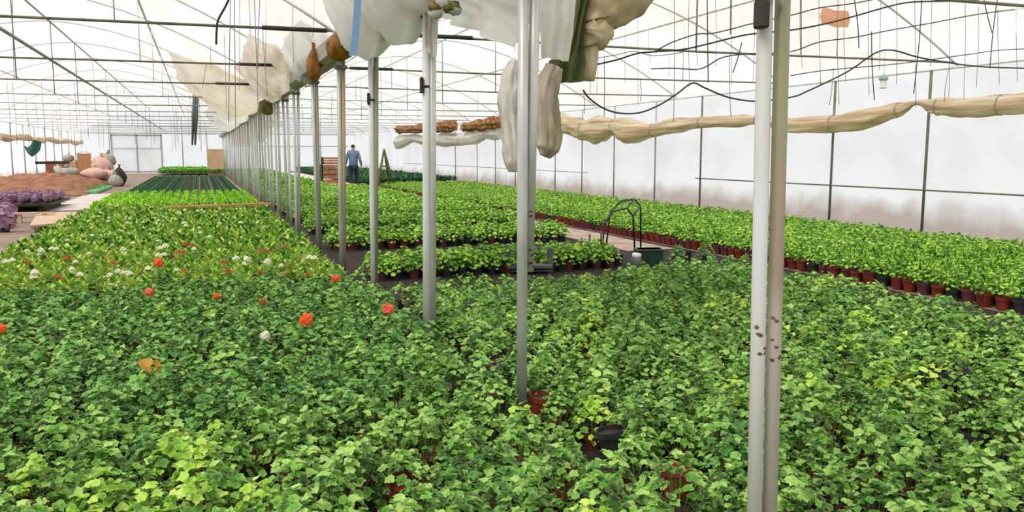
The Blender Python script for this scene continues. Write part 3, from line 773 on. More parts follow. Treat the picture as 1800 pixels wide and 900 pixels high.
LH = [(405, -5, 402, 215), (412, -5, 414, 225), (447, -5, 455, 250), (457, -5, 453, 120), (461, 40, 470, 170), (515, -5, 516, 110), (553, -5, 550, 65), (370, 80, 371, 115), (363, 110, 356, 155), (437, -5, 440, 60), (22, -5, 25, 140), (394, 60, 398, 190), (421, -5, 421, 160), (467, -5, 466, 120)]
for k, (x0, y0, x1, y1) in enumerate(LH):
    tag(cable([(x0, y0), ((x0 + x1) / 2 + random.uniform(-1, 1), (y0 + y1) / 2), (x1, y1)], 9.6 + .25 * k, 'thin grey string hanging by the tan sheet in the left bay', .005 if k < 4 else .004, 'string', 'hanging_string', 'string'), group='strings by the tan sheet')
for k in range(34):
    x = random.uniform(-7.5, .5); y = random.uniform(30, 62)
    b = MB(); b.tube([(0, 0, 0), (.02, 0, -1.2), (0, 0, -random.uniform(1.5, 2.4))], .008, 4)
    o = b.build('hanging_string', M['string']); o.location = (x, y, 3.9 + random.uniform(-.3, .3) * 0)
    tag(o, 'fine string hanging far down the left bay', 'string', 'far strings of the left bay')
# dark wrapped bunch of cords far left of the gutter
for k, px in enumerate((342, 347)):
    P0, P1 = at_y(px, 158, 30), at_y(px - 4, 255, 30)
    b = MB(); b.tube([P0, (P0 + P1) / 2, P1], [.05, .06, .03], 7); tag(b.build('cord_bunch', M['grey_plastic'], origin=P0), ['dark bunch of cords hanging far in the left bay, left strand', 'dark bunch of cords hanging far in the left bay, right strand'][k], 'cord')
# salmon patch on the roof, mint insect trap
b = MB()
pc = at_y(1468, 32, 9.3)
b.grid(lambda u, v: Vector(pc) + Vector(RT) * ((u - .5) * .42 * (1 - .3 * abs(v - .5))) + Vector((0, 0, (v - .5) * .22 - (u - .5) * .05 + .01 * math.sin(u * 9))), 8, 6)
tag(b.build('film_patch', M['salmon'], origin=pc), 'salmon coloured film scrap hanging under the right roof', 'plastic sheet')
pc = at_y(1553, 142, 10.6); t = thing('insect_trap', 'small mint green hanging trap above the beige curtain roll', 'trap', pc)
mb = MB(); mb.lathe([(.02, .1), (.07, .06), (.075, .02), (.05, .0)], 12); mb.build('lid', M['mint'], t)
mb = MB(); mb.lathe([(.05, 0), (.055, -.1), (.06, -.12), (.0, -.125)], 12); mb.build('jar', M['white_plastic'], t)
mb = MB(); mb.tube([(0, 0, .1), (0, 0, .5)], .004, 4); mb.build('string', M['string'], t)

# ------------------------------------------------------------------ plants
def basis(n, heading):
    n = n / np.linalg.norm(n)
    a = np.array([math.cos(heading), math.sin(heading), 0.0]); a = a - n * (a @ n)
    if np.linalg.norm(a) < 1e-3: a = np.array([1.0, 0, 0]) - n * n[0]
    a /= np.linalg.norm(a)
    return a, np.cross(n, a), n


class TP:
    """a small triangle mesh that can be stamped many times"""
    def __init__(s): s.V = []; s.T = []; s.m = []; s.rims = []

    def leaf(s, c, n, hd, r, npts=11, lobes=5, depth=.22, cup=.25, mat=0, elong=1.0):
        a, b, n = basis(np.array(n, float), hd); o = len(s.V); c = np.array(c, float)
        s.V.append(c + n * (-cup * r * .6))
        for k in range(npts):
            t = 2 * PI * k / npts
            rad = r * (1 - depth * .5 + depth * .5 * math.cos(lobes * t)) if lobes else r
            if npts >= 9 and (k == 0): rad *= .45
            w = n * (cup * r * .5 * math.sin(2 * t + hd))
            s.V.append(c + a * (rad * math.cos(t) * elong) + b * (rad * math.sin(t)) + w); s.rims.append(len(s.V) - 1)
        for k in range(npts):
            s.T.append((o, o + 1 + k, o + 1 + (k + 1) % npts)); s.m.append(mat)
        return s

    def blade(s, c, d, n, L, W, bend=.2, mat=0):
        """pointed oval leaf from c along d"""
        d = np.array(d, float); d /= np.linalg.norm(d); n = np.array(n, float); n = n - d * (n @ d); n /= max(np.linalg.norm(n), 1e-6)
        b = np.cross(d, n); o = len(s.V); c = np.array(c, float)
        s.V += [c, c + d * L * .4 + b * W + n * bend * L * .25, c + d * L * .4 - b * W + n * bend * L * .25, c + d * L * .45 + n * bend * L * .12, c + d * L - n * bend * L * .3]
        for t in ((0, 1, 3), (0, 3, 2), (1, 4, 3), (3, 4, 2)): s.T.append(tuple(o + i for i in t)); s.m.append(mat)
        return s

    def stem(s, p, q, r, mat=0):
        p = np.array(p, float); q = np.array(q, float); o = len(s.V)
        a, b, _ = basis(q - p + 1e-6, 0.3)
        for e, rr in ((p, r), (q, r * .7)):
            for k in range(3): s.V.append(e + (a * math.cos(k * 2.094) + b * math.sin(k * 2.094)) * rr)
        for k in range(3):
            j = (k + 1) % 3; s.T += [(o + k, o + j, o + 3 + j), (o + k, o + 3 + j, o + 3 + k)]; s.m += [mat, mat]
        return s

    def pot(s, r0, r1, h, seg=14, mat=0, soil=1, rim=True):
        prof = [(r0, 0), (r1 * .96, h * .8), (r1 * 1.04, h * .8), (r1 * 1.04, h), (r1 * .93, h), (r1 * .9, h * .86)] if rim else [(r0, 0), (r1, h), (r1 * .9, h), (r1 * .88, h * .86)]
        o = len(s.V)
        for (r, z) in prof:
            for k in range(seg): s.V.append(np.array([r * math.cos(2 * PI * k / seg), r * math.sin(2 * PI * k / seg), z]))
        for i in range(len(prof) - 1):
            for k in range(seg):
                j = (k + 1) % seg; a, b, c, d = o + i * seg + k, o + i * seg + j, o + (i + 1) * seg + j, o + (i + 1) * seg + k
                s.T += [(a, b, c), (a, c, d)]; s.m += [mat, mat]
        q = len(s.V); s.V.append(np.array([0, 0, h * .9])); e = o + (len(prof) - 1) * seg
        for k in range(seg): s.T.append((e + k, e + (k + 1) % seg, q)); s.m.append(soil)
        return s

    def arrays(s): return np.array(s.V, np.float32), np.array(s.T, np.int32), np.array(s.m, np.int32)

    def rim(s):
        r = np.zeros(len(s.V), np.float32); r[s.rims] = 1; return r

    def mesh(s, name, mats, smooth=False):
        V, T, m = s.arrays(); return mesh_from(name, V, T, m, mats, smooth, s.rim())


def mesh_from(name, V, T, m, mats, smooth=False, rim=None):
    me = bpy.data.meshes.new(name)
    me.vertices.add(len(V)); me.vertices.foreach_set('co', V.ravel())
    me.loops.add(len(T) * 3); me.loops.foreach_set('vertex_index', T.ravel())
    me.polygons.add(len(T)); me.polygons.foreach_set('loop_start', np.arange(0, len(T) * 3, 3, dtype=np.int32))
    me.polygons.foreach_set('material_index', m)
    me.polygons.foreach_set('use_smooth', np.full(len(T), smooth))
    for k in mats: me.materials.append(k)
    if rim is not None and rim.any(): me.attributes.new('rim', 'FLOAT', 'POINT').data.foreach_set('value', rim)
    me.update(calc_edges=True)
    return me


def stuff(name, protos, places, mats, label, cat, rnd):
    """many small plants as one mass: protos = TP list, places = (x, y, z, rot, scale)"""
    if not places: return None
    A = [p.arrays() + (p.rim(),) for p in protos]; VV = []; TT = []; MM = []; RM = []; o = 0
    for (x, y, z, r, s) in places:
        V, T, m, rm = A[rnd.randrange(len(A))]
        c, q = math.cos(r) * s, math.sin(r) * s
        W = np.empty_like(V); W[:, 0] = V[:, 0] * c - V[:, 1] * q + x; W[:, 1] = V[:, 0] * q + V[:, 1] * c + y; W[:, 2] = V[:, 2] * s + z
        VV.append(W); TT.append(T + o); MM.append(m); RM.append(rm); o += len(V)
    me = mesh_from(name, np.concatenate(VV), np.concatenate(TT), np.concatenate(MM), mats, False, np.concatenate(RM))
    ob = bpy.data.objects.new(name, me); COL.objects.link(ob)
    return tag(ob, label, cat, kind='stuff')


def dome(n, R, h0, h1, lr, rnd, npts=11, lobes=5, depth=.22, mat=0, up=.8, stems=0, smat=1, elong=1.0, flat=1.6):
    s = TP()
    for i in range(n):
        rr = R * math.sqrt((i + .5) / n); an = i * 2.39996 + rnd.uniform(-.3, .3)
        x, y = rr * math.cos(an), rr * math.sin(an)
        z = h1 - (h1 - h0) * (rr / R) ** flat + rnd.uniform(-.035, .02) * (h1 / .3)
        nrm = (x / R * (1 - up) * 2.2 + rnd.uniform(-.45, .45), y / R * (1 - up) * 2.2 + rnd.uniform(-.45, .45), 1.0)
        q = lr * rnd.uniform(.65, 1.2)
        s.leaf((x, y, z), nrm, an + rnd.uniform(-.8, .8), q, npts, lobes, depth, rnd.uniform(.1, .55), mat, elong)
        if stems and i % stems == 0: s.stem((x * .15, y * .15, h0 * .6), (x, y, z - .004), .0022, smat)
    return s


def rosette(n, R, h0, h1, L, W, rnd, mat=0, tilt=.8):
    """seedling of oval leaves rising from the centre"""
    s = TP()
    for i in range(n):
        an = i * 2.39996 + rnd.uniform(-.3, .3); e = (i + .5) / n
        x, y = R * .55 * e * math.cos(an), R * .55 * e * math.sin(an); z = h1 - (h1 - h0) * e * .9 - .02
        d = (math.cos(an) * (.35 + e * tilt), math.sin(an) * (.35 + e * tilt), .75 - e * .55)
        s.blade((x, y, z), d, (0, 0, 1), L * rnd.uniform(.75, 1.2), W * rnd.uniform(.8, 1.15), rnd.uniform(.1, .6), mat)
    return s


def bloom(c, R, n, pr, rnd, mat=0):
    s = TP()
    for i in range(n):
        z = 1 - (i + .5) / n * 1.7; an = i * 2.4; q = math.sqrt(max(0, 1 - z * z))
        d = np.array([q * math.cos(an), q * math.sin(an), z])
        s.leaf(np.array(c) + d * R * (1, 1, .8)[0] * rnd.uniform(.8, 1.1), d, rnd.uniform(0, 6), pr * rnd.uniform(.8, 1.2), 5, 0, 0, .3, mat)
    return s


R1 = random.Random(11)


def in_view(x, y, z=.3):
    px, py, w = proj(x, y, z)
    return w > .6 and -60 < px < 1860 and py < 1000


def near_first(L, n):
    """the n spots that show largest in the photo come first, the others after them"""
    L.sort(key=lambda g: g[2])
    a = [g for g in L if in_view(g[0], g[1])]
    return a[:n] + a[n:] + [g for g in L if not in_view(g[0], g[1])]


def spots(x0, x1, y0, y1, sp, jit, rnd, skip=0.0, keep=None, z=.3, square=False):
    out = []; ny = int((y1 - y0) / (sp * (1 if square else .87))); dy = (y1 - y0) / max(ny, 1)
    nx = max(int((x1 - x0) / sp), 1); dx = (x1 - x0) / nx
    for j in range(ny):
        for i in range(nx):
            if rnd.random() < skip: continue
            x = x0 + (i + (.5 if square else (.25 if j % 2 else .75))) * dx + rnd.uniform(-jit, jit); y = y0 + (j + .5) * dy + rnd.uniform(-jit, jit)
            px, py, w = proj(x, y, z)
            if w < .5 or px < -900 or px > 2500 or py > 1500: continue
            if keep and not keep(x, y): continue
            out.append((x, y, w))
    return out


postxy = [((L[0][0][0] + L[1][0][0]) / 2, y) for (y, L, mm) in posts]
def off_posts(x, y): return all(abs(x - a) > .1 or abs(y - c) > .1 for a, c in postxy)


# --- geranium prototypes
NP = 8
ger = [dome(100, .148, .07, .31, .026, R1, 13, 6, .36, 0, .64, 6, 1, 1.0, 2.2) for _ in range(NP)]
ger_mesh = {}
for key in ('ger', 'ger_dark', 'ger_pale'):
    ger_mesh[key] = [g.mesh('geranium foliage', [M[key], M['stem']]) for g in ger]
pot_mesh = {k: TP().pot(.042, .06, .105, 16).mesh(k, [M[k], M['soil']], False) for k in ('terracotta', 'pot_black', 'pot_purple')}
bloom_mesh = {k: [(lambda t: (t.stem((0, 0, .12), (.01, 0, .345), .0035, 1), t)[1])(bloom((.01, .0, .37), .036, 26, .019, R1)).mesh('bloom', [M[k], M['stem']]) for _ in range(2)] for k in ('orange_fl', 'coral_fl', 'rustfl', 'white_fl')}


def potted(name, label, cat, x, y, rz, s, fol, pot, group=None, flower=None, z=0.0, fl_label=None):
    t = thing(name, label, cat, (x, y, z), rz, group); t.scale = (s, s, s)
    child('pot', pot_mesh[pot], t); child('foliage', fol, t)
    if flower:
        f = child('flower_head', flower, t)
        if fl_label: f['label'] = fl_label
    return t


# flowering geraniums the photo singles out: pixel of the bloom -> where the plant stands
FLOW = [(279, 462, 'orange_fl', 'geranium with the largest orange bloom at the back of the left bed', 1.25), (262, 513, 'coral_fl', 'geranium with one round coral bloom in front of the largest orange bloom', 1.0),
        (381, 521, 'orange_fl', 'geranium with a small orange bloom between the round coral bloom and the fifth post', .8), (590, 490, 'orange_fl', 'geranium with an orange bloom next to a dark gap near the fifth post', 1.0),
        (683, 543, 'coral_fl', 'geranium with a coral bloom just left of the third post foot', 1.15), (538, 562, 'orange_fl', 'geranium with the tall double orange bloom nearest the camera', 1.2),
        (462, 530, 'rustfl', 'geranium with a faded orange bloom left of the tall double bloom', .8), (2, 578, 'orange_fl', 'geranium with an orange bloom cut by the left edge of the photo', .9),
        (502, 483, 'rustfl', 'geranium with a faded rusty bloom among the plants below the white one', .8), (540, 484, 'rustfl', 'geranium with a faded rusty bloom left of the dark gap', .7),
        (308, 449, 'coral_fl', 'geranium with a small coral bloom right beside the largest orange bloom', .7), (470, 461, 'white_fl', 'geranium with a cluster of white blooms behind the orange ones', 1.1),
        (458, 478, 'rustfl', 'geranium with a faded orange bloom in front of the white cluster', .7), (466, 590, 'white_fl', 'geranium with one pale white bloom in the left bed near the camera', .9)]
taken = []
for k, (px, py, mat, lab, s) in enumerate(FLOW):
    q = at_z(px, py, .37 * s); rz = R1.uniform(0, 6)
    dx = .01 * s
    taken.append((q[0], q[1]))
    potted('flowering_geranium', lab, 'potted plant', q[0] - dx * math.cos(rz), q[1] - dx * math.sin(rz), rz, s, ger_mesh['ger_dark'][k % NP], 'terracotta', 'flowering geraniums of the left bed', bloom_mesh[mat][k % 2])
# dark objects lying in the beds, things to keep clear of
DARK = [(512, 500), (625, 540), (1650, 668), (1080, 770), (1190, 835), (1090, 870), (870, 640), (1710, 770), (1260, 655), (1130, 680), (945, 705), (1730, 620), (705, 855)]
darkp = [at_z(px, py, .2) for px, py in DARK]


def clear(x, y):
    return off_posts(x, y) and all((x - a) ** 2 + (y - c) ** 2 > .03 for a, c in taken) and all((x - a[0]) ** 2 + (y - a[1]) ** 2 > .009 for a in darkp)


G = []
for (x0, x1) in ((-2.62, 1.6), (1.78, 6.3)):
    G += [(x, y, w, 0 if x < 1.7 else 1) for x, y, w in spots(x0, x1, 1.3, 9.1 if x0 < 0 else 8.9, .235, .045, R1, .075, lambda x, y: clear(x, y) and (x < 1.7 or y < 8.2 + max(0, x - 3) * .2))]
G = near_first(G, 286)


def shade_of(x, y):
    """kind of geranium: the deep green sort fills the middle of the left bed, the pale sort is sprinkled"""
    r = R1.random()
    if x < 1.7 and y > 4.3: return 'ger_dark' if r < .75 else 'ger'
    return 'ger' if r < .78 else ('ger_pale' if r < .9 else 'ger_dark')


NEAR = 286
POTS = ['terracotta', 'pot_black', 'terracotta', 'pot_black', 'pot_purple']
for i, (x, y, w, side) in enumerate(G[:NEAR]):
    px, py, _ = proj(x, y, .3)
    band = 0 if py > 800 else 1 if py > 690 else 2
    if side == 0:
        lab = ['bushy green geranium along the bottom of the photo, left of the near post line', 'bushy green geranium a few rows back in the left bed', 'green geranium in the left bed level with the tall galvanised post foot'][band]
    else:
        lab = ['bushy green geranium along the bottom of the photo, around the near white post', 'bushy green geranium a few rows back in the right front block', 'green geranium in the right front block level with the tall galvanised post foot'][band]
    grp = ('left' if side == 0 else 'right') + ' front geraniums, ' + ['first rows', 'middle rows', 'back rows'][band]
    potted('potted_geranium', lab, 'potted plant', x, y, R1.uniform(0, 6.28), R1.uniform(.88, 1.14), ger_mesh[shade_of(x, y)][R1.randrange(NP)], POTS[R1.randrange(5)], grp)
ger_lo = [dome(72, .148, .07, .31, .029, R1, 10, 5, .32, 0, .64, 0, 1, 1.0, 2.2).pot(.042, .06, .105, 8, 1, 2, False) for _ in range(4)]
rest = G[NEAR:]
mix = {'ger': [], 'ger_dark': [], 'ger_pale': []}
for (x, y, w, side) in rest: mix[shade_of(x, y)].append((x, y, 0, R1.uniform(0, 6.28), R1.uniform(.85, 1.12)))
stuff('geranium_mass', ger_lo, mix['ger'], [M['ger'], M['pot_black'], M['soil']], 'mass of mid green geraniums filling the beds behind the front rows', 'potted plants', R1)
stuff('geranium_mass', ger_lo, mix['ger_dark'], [M['ger_dark'], M['terracotta'], M['soil']], 'mass of deep green geraniums filling the left bed around the orange blooms', 'potted plants', R1)
stuff('geranium_mass', ger_lo, mix['ger_pale'], [M['ger_pale'], M['terracotta'], M['soil']], 'scattered yellow green geraniums among the beds behind the front rows', 'potted plants', R1)

# empty pots and trays left in the gaps of the front beds
EMP = [(1650, 668, 'tray', 'empty black tray lying between the geraniums near the right edge'), (512, 500, 'pot_black', 'empty black pot left of the orange bloom by the fifth post'), (625, 540, 'pot_black', 'dark empty pot between the orange and coral blooms'),
       (1082, 768, 'pot_black', 'empty black pot in a gap left of the near post'), (1192, 838, 'terracotta', 'empty brick red pot in a gap at the foot of the near post'), (1090, 868, 'terracotta', 'empty brick red pot near the bottom edge left of the near post'),
       (870, 640, 'pot_purple', 'empty plum pot beside the foot of the tall galvanised post'), (1712, 772, 'pot_black', 'empty black pot low at the right of the photo'), (1262, 655, 'pot_black', 'empty black pot left of the rust spots on the near post'),
       (1130, 684, 'pot_black', 'empty black pot between the tall galvanised post and the near post'), (945, 705, 'terracotta', 'empty brick red pot just in front of the tall galvanised post'), (1730, 620, 'pot_black', 'empty black pot above the black tray near the right edge'), (705, 856, 'terracotta', 'empty brick red pot near the bottom centre of the photo')]
big_pot = {k: TP().pot(.055, .075, .13, 20).mesh(k, [M[k], M['soil']]) for k in ('terracotta', 'pot_black', 'pot_purple')}
for k, (px, py, kind, lab) in enumerate(EMP):
    q = at_z(px, py, .14)
    if kind == 'tray':
        t = thing('plant_tray', lab, 'tray', (q[0], q[1], .17), -.35)
        mb = MB()
        for i in range(5): mb.box((-.16 + i * .08, 0, .03), (.012, .24, .05))
        for i in range(4): mb.box((0, -.12 + i * .08, .03), (.332, .012, .05))
        mb.build('cell_grid', M['pot_black'], t)
        mb = MB(); mb.box((0, 0, .004), (.33, .25, .008)); mb.build('tray_floor', M['pot_black'], t)
        mb = MB(); mb.box((0, -.055, -.085), (.1, .1, .17), 0, 0, .02); mb.box((0, .055, -.085), (.1, .1, .17), 0, 0, .02); mb.build('pot_below', M['pot_black'], t)
    else:
        o = bpy.data.objects.new('empty_pot', big_pot[kind]); COL.objects.link(o); o.location = (q[0], q[1], 0.02)
        o.scale = (1, 1, 1.25); o.rotation_euler = (R1.uniform(-.15, .15), R1.uniform(-.15, .15), 0); tag(o, lab, 'pot')
# the withered orange leaf cluster
q = at_z(258, 640, .36); t = thing('withered_geranium', 'geranium with a withered orange and yellow leaf in the left bed', 'potted plant', (q[0], q[1], 0))
child('pot', pot_mesh['terracotta'], t); child('foliage', ger_mesh['ger_pale'][2], t)
s = TP(); s.leaf((0, -.02, .36), (.5, -.7, .8), 0, .055, 11, 5, .2, .5); s.leaf((.06, 0, .34), (.9, -.3, .4), 1, .05, 11, 5, .2, .4); child('withered_leaf', s.mesh('withered leaf', [M['leaf_yellow']]), t)

# --- left bed behind: yellow green plants with white flowers
wf = []
for i in range(8):
    s = rosette(34, .13, .1, .25, .085, .027, R1, 0, 1.0)
    wf.append(s)
wf_fl = []
for i in range(6):
    s = TP()
    for k in range(1 + i % 3):
        an = R1.uniform(0, 6); c = (.05 * math.cos(an), .05 * math.sin(an), R1.uniform(.29, .34)); s.stem((0, 0, .14), (c[0], c[1], c[2]), .003, 1)
        for j in range(6):
            s.leaf((c[0] + .02 * math.cos(j), c[1] + .02 * math.sin(j), c[2] + .004 * (j % 2)), (math.cos(j) * .8, math.sin(j) * .8, .8), j, .026, 6, 0, 0, .3, 0)
    wf_fl.append(s)
wf_fol = [s.mesh('foliage', [M['olive']]) for s in wf]; wf_flm = {'w': [s.mesh('flowers', [M['white_fl'], M['stem']]) for s in wf_fl], 'o': [s.mesh('flowers', [M['rustfl'], M['stem']]) for s in wf_fl]}
W = spots(-2.6, 1.5, 9.2, 22.6, .215, .035, R1, .03, lambda x, y: off_posts(x, y) and all((x - a) ** 2 + (y - c) ** 2 > .03 for a, c in taken)); W = near_first(W, 290)
small_pot = {k: TP().pot(.04, .055, .1, 10, 0, 1, False).mesh(k, [M[k], M['soil']]) for k in ('terracotta', 'pot_black', 'pot_purple')}
for i, (x, y, w) in enumerate(W[:290]):
    r = R1.random(); fl = 'w' if r < .07 else 'o' if r < .13 else None
    lab, grp = {'w': ('yellow green bed plant topped with small white flowers behind the geraniums', 'white flowered plants of the left bed'), 'o': ('yellow green bed plant with faded orange flowers behind the geraniums', 'orange flowered plants of the left bed'),
                None: ('yellow green bed plant without flowers behind the geraniums on the left', 'plain plants of the left flower bed')}[fl]
    t = thing('bedding_plant', lab, 'potted plant', (x, y, 0), R1.uniform(0, 6.28), grp); sc = R1.uniform(.85, 1.2); t.scale = (sc, sc, sc)
    child('pot', small_pot['pot_black'], t); child('foliage', wf_fol[R1.randrange(8)], t)
    if fl: child('flowers', wf_flm[fl][R1.randrange(6)], t)
lo = [rosette(22, .13, .1, .26, .1, .032, R1, 0, 1.0).pot(.04, .055, .1, 6, 2, 3, False) for _ in range(9)]
for i in (0,):
    an = i * 2
    for j in range(5): lo[i].leaf((.03 * math.cos(an) + .02 * math.cos(j), .03 * math.sin(an) + .02 * math.sin(j), .3), (math.cos(j), math.sin(j), 1), 0, .022, 5, 0, 0, .3, 1)
stuff('bedding_plant_mass', lo, [(x, y, 0, R1.uniform(0, 6.28), R1.uniform(.85, 1.2)) for x, y, w in W[290:]], [M['olive'], M['white_fl'], M['pot_black'], M['soil']], 'mass of yellow green plants with white flowers in front of the orange plank', 'potted plants', R1)

# --- orange plank across the left bed
q0, q1 = at_z(292, 364, .37), at_z(476, 358, .37); b = MB(); c = (q0 + q1) / 2
b.box((0, 0, 0), (q1[0] - q0[0], .08, .05), 0, math.atan2(q1[1] - q0[1], q1[0] - q0[0]), .008)
o = b.build('plank', M['wood_orange']); o.location = (c[0], c[1], .37); tag(o, 'orange wooden plank lying across the left bed behind the white flowers', 'plank')
for s in (-.8, .8):
    b = MB(); b.box((c[0] + s, c[1], .1725), (.06, .06, .345)); tag(b.build('plank_stake', M['wood_orange']), ['wooden stake under the left end of the orange plank', 'wooden stake under the right end of the orange plank'][s > 0], 'stake')

# --- lime seedling bed
lm = [rosette(26, .15, .08, .24, .12, .042, R1, 0, .9) for _ in range(5)]
lm_m = []
for s in lm: s.pot(.04, .055, .09, 6, 1, 2, False); lm_m.append(s.mesh('lime seedling', [M['lime'], M['pot_black'], M['soil']]))
LB = spots(-2.7, 1.5, 23.4, 31.3, .25, .03, R1, .0, off_posts, square=True); LB = near_first(LB, 280)
for i, (x, y, w) in enumerate(LB[:280]):
    o = bpy.data.objects.new('lime_seedling', lm_m[i % 5]); COL.objects.link(o); o.location = (x, y, 0); o.rotation_euler = (0, 0, R1.uniform(0, 6)); s = R1.uniform(.9, 1.15); o.scale = (s, s, s)
    tag(o, 'bright lime green seedling in the band behind the orange plank', 'potted plant', 'lime seedlings behind the plank')
stuff('lime_seedling_mass', lm, [(x, y, 0, R1.uniform(0, 6), 1) for x, y, w in LB[280:]], [M['lime'], M['pot_black'], M['soil']], 'mass of lime green seedlings just before the dark trays', 'potted plants', R1)

# --- dark cell trays in long strips, far left bed
tr = TP()
for i in range(4):
    for j in range(5):
        tr.blade((-.15 + i * .1, -.22 + j * .11, .085), (R1.uniform(-.5, .5), R1.uniform(-.5, .5), 1), (R1.uniform(-1, 1), R1.uniform(-1, 1), .3), .085, .03, .2, 1)
trb = MB(); trb.box((0, 0, .04), (.43, .58, .08), 0, 0, .01)
for i in range(5): trb.box((-.19 + i * .095, 0, .085), (.012, .56, .012))
for j in range(6): trb.box((0, -.27 + j * .108, .085), (.4, .012, .012))
tray_m = trb.mesh('cell tray', [M['pot_black']]); sprout_m = tr.mesh('sprouts', [M['tray_leaf'], M['tray_leaf']])
nt_ = 0; far_tr = []
for j in range(44):
    for i in range(8):
        x, y = -2.42 + i * .52, 32.6 + j * .62
        if nt_ < 296:
            t = thing('seedling_tray', f'black cell tray with sprouts in the {["leftmost", "second", "third", "fourth", "fifth", "sixth", "seventh", "eighth"][i]} strip of the dark left bed', 'tray', (x, y, .02), 0, f'black cell trays, strip {ORD[i]} from the path')
            child('cell_block', tray_m, t); child('sprouts', sprout_m, t)['kind'] = 'stuff'
            nt_ += 1
        else: far_tr.append((x, y))
b = MB()
for (x, y) in far_tr: b.box((x, y, .06), (.43, .58, .08))
tag(b.build('seedling_tray_mass', M['pot_black']), 'far black cell trays at the end of the dark left bed', 'trays', kind='stuff')
fl = [rosette(16, .2, .1, .26, .2, .08, R1, 0, .9) for _ in range(4)]
stuff('far_bed_plants', fl, [(x, y, .08, R1.uniform(0, 6), R1.uniform(1, 1.3)) for x, y, w in spots(-2.6, 1.5, 60.2, 69, .3, .05, R1)], [M['far_leaf']], 'mass of green plants at the far end of the left bed', 'plants', R1)

# --- middle blocks, cross rows parted by dark gaps
md = [dome(62, .125, .09, .25, .024, R1, 8, 4, .2, 0, .6, 0, 1, 1.0, 2.0) for _ in range(6)]
md_fol = [s.mesh('foliage', [M['mid']]) for s in md]
md_lo = [dome(44, .125, .09, .25, .028, R1, 7, 0, 0, 0, .6, 0, 1, 1.0, 2.0).pot(.04, .055, .1, 6, 1, 2, False) for _ in range(5)]
BL = [(10.1, 10.75, 5.4), (13.45, 14.3, 6.2), (16.4, 17.3, 6.6), (19.0, 20.2, 6.7), (21.6, 23.0, 6.8), (24.4, 34.0, 6.3)]
MP = []
for bi, (y0, y1, x1) in enumerate(BL):
    MP += [(x, y, w, bi) for x, y, w in spots(1.95, x1, y0, y1, .215 if bi < 5 else .24, .02, R1, .02, off_posts, square=True)]
MP = near_first(MP, 294)
nper = 0; restm = []
for (x, y, w, bi) in MP:
    if nper < 294:
        t = thing('leafy_seedling', f'leafy green seedling in the {ORD[bi]} cross block right of the post row'.replace('nearest', 'first'), 'potted plant', (x, y, 0), R1.uniform(0, 6.28), f'seedlings of cross block {bi + 1}'); s = R1.uniform(1.25, 1.5); t.scale = (s, s, s)
        child('pot', small_pot[R1.choice(['terracotta', 'pot_black', 'pot_purple', 'pot_black'])], t); child('foliage', md_fol[R1.randrange(6)], t); nper += 1
    else: restm.append((x, y, 0, R1.uniform(0, 6.28), R1.uniform(1.2, 1.45)))
stuff('leafy_seedling_mass', md_lo, restm, [M['mid'], M['terracotta'], M['soil']], 'mass of leafy green seedlings in the farther cross blocks right of the post row', 'potted plants', R1)
stuff('far_green_mass', fl, [(x, y, .0, R1.uniform(0, 6), R1.uniform(.9, 1.1)) for x, y, w in spots(1.95, 4.9, 34.5, 68, .32, .04, R1)], [M['mid']], 'long strip of bright green plants beside the far post row', 'plants', R1)
stuff('far_tray_plants', fl, [(x, y, .12, R1.uniform(0, 6), R1.uniform(.9, 1.1)) for x, y, w in spots(7.0, 11.5, 38, 68, .34, .04, R1)], [M['tray_leaf']], 'mass of dark green plants far right behind the walking person', 'plants', R1)
b = MB(); b.box((9.25, 53, .07), (4.9, 31, .12)); tag(b.build('bench_slab', M['pot_black']), 'low black slab under the dark green plants far right', 'slab')

# --- right bed: bright seedlings in terracotta and plum pots along the path
rt = [dome(58, .112, .12, .29, .021, R1, 8, 4, .2, 0, .58, 0, 1, 1.0, 1.8) for _ in range(8)]
for g in rt:
    for k in range(3): g.blade((R1.uniform(-.07, .07), R1.uniform(-.07, .07), .2), (R1.uniform(-.4, .4), R1.uniform(-.4, .4), 1), (1, R1.uniform(-1, 1), 0), .13, .014, .2, 0)
rt_fol = [s.mesh('foliage', [M['right']]) for s in rt]
rt_lo = [dome(42, .112, .12, .29, .025, R1, 7, 0, 0, 0, .58, 0, 1, 1.0, 1.8).pot(.045, .06, .11, 6, 1, 2, False) for _ in range(5)]
RP = []
for row in range(22):
    x = 7.62 + row * .185; yy = 3.0
    while yy < 37:
        sp = .165 if yy < 16 else .2
        px, py, w = proj(x, yy, .3)
        if -60 < px < 3600 and w > .5 and not (yy > 19 and row < 2 and R1.random() < .4): RP.append((x + R1.uniform(-.02, .02), yy + R1.uniform(-.02, .02), w, row))
        yy += sp if row else .2
front = near_first([p for p in RP if p[3] == 0], 70)[:70]
oth = near_first([p for p in RP if p not in front], 224)
for (x, y, w, row) in front + oth[:224]:
    k = R1.random(); pk = 'terracotta' if k < .5 else 'pot_purple' if k < .85 else 'pot_black'
    pn = {'terracotta': 'brick red', 'pot_purple': 'plum', 'pot_black': 'black'}[pk]
    lab = f'bright green seedling in a {pn} pot in the front row along the path' if row == 0 else 'bright green seedling in the right bed behind the front row of pots'
    t = thing('potted_seedling', lab, 'potted plant', (x, y, 0), R1.uniform(0, 6.28), f'{pn} pot seedlings along the path' if row == 0 else 'seedlings inside the right bed'); s = R1.uniform(.9, 1.15); t.scale = (s * 1.1, s * 1.1, s)
    pc_ = child('pot', pot_mesh[pk], t); fc_ = child('foliage', rt_fol[R1.randrange(8)], t)
    if row == 0: pc_.scale = (1.25, 1.25, 1.35); fc_.location = (0, 0, .05)
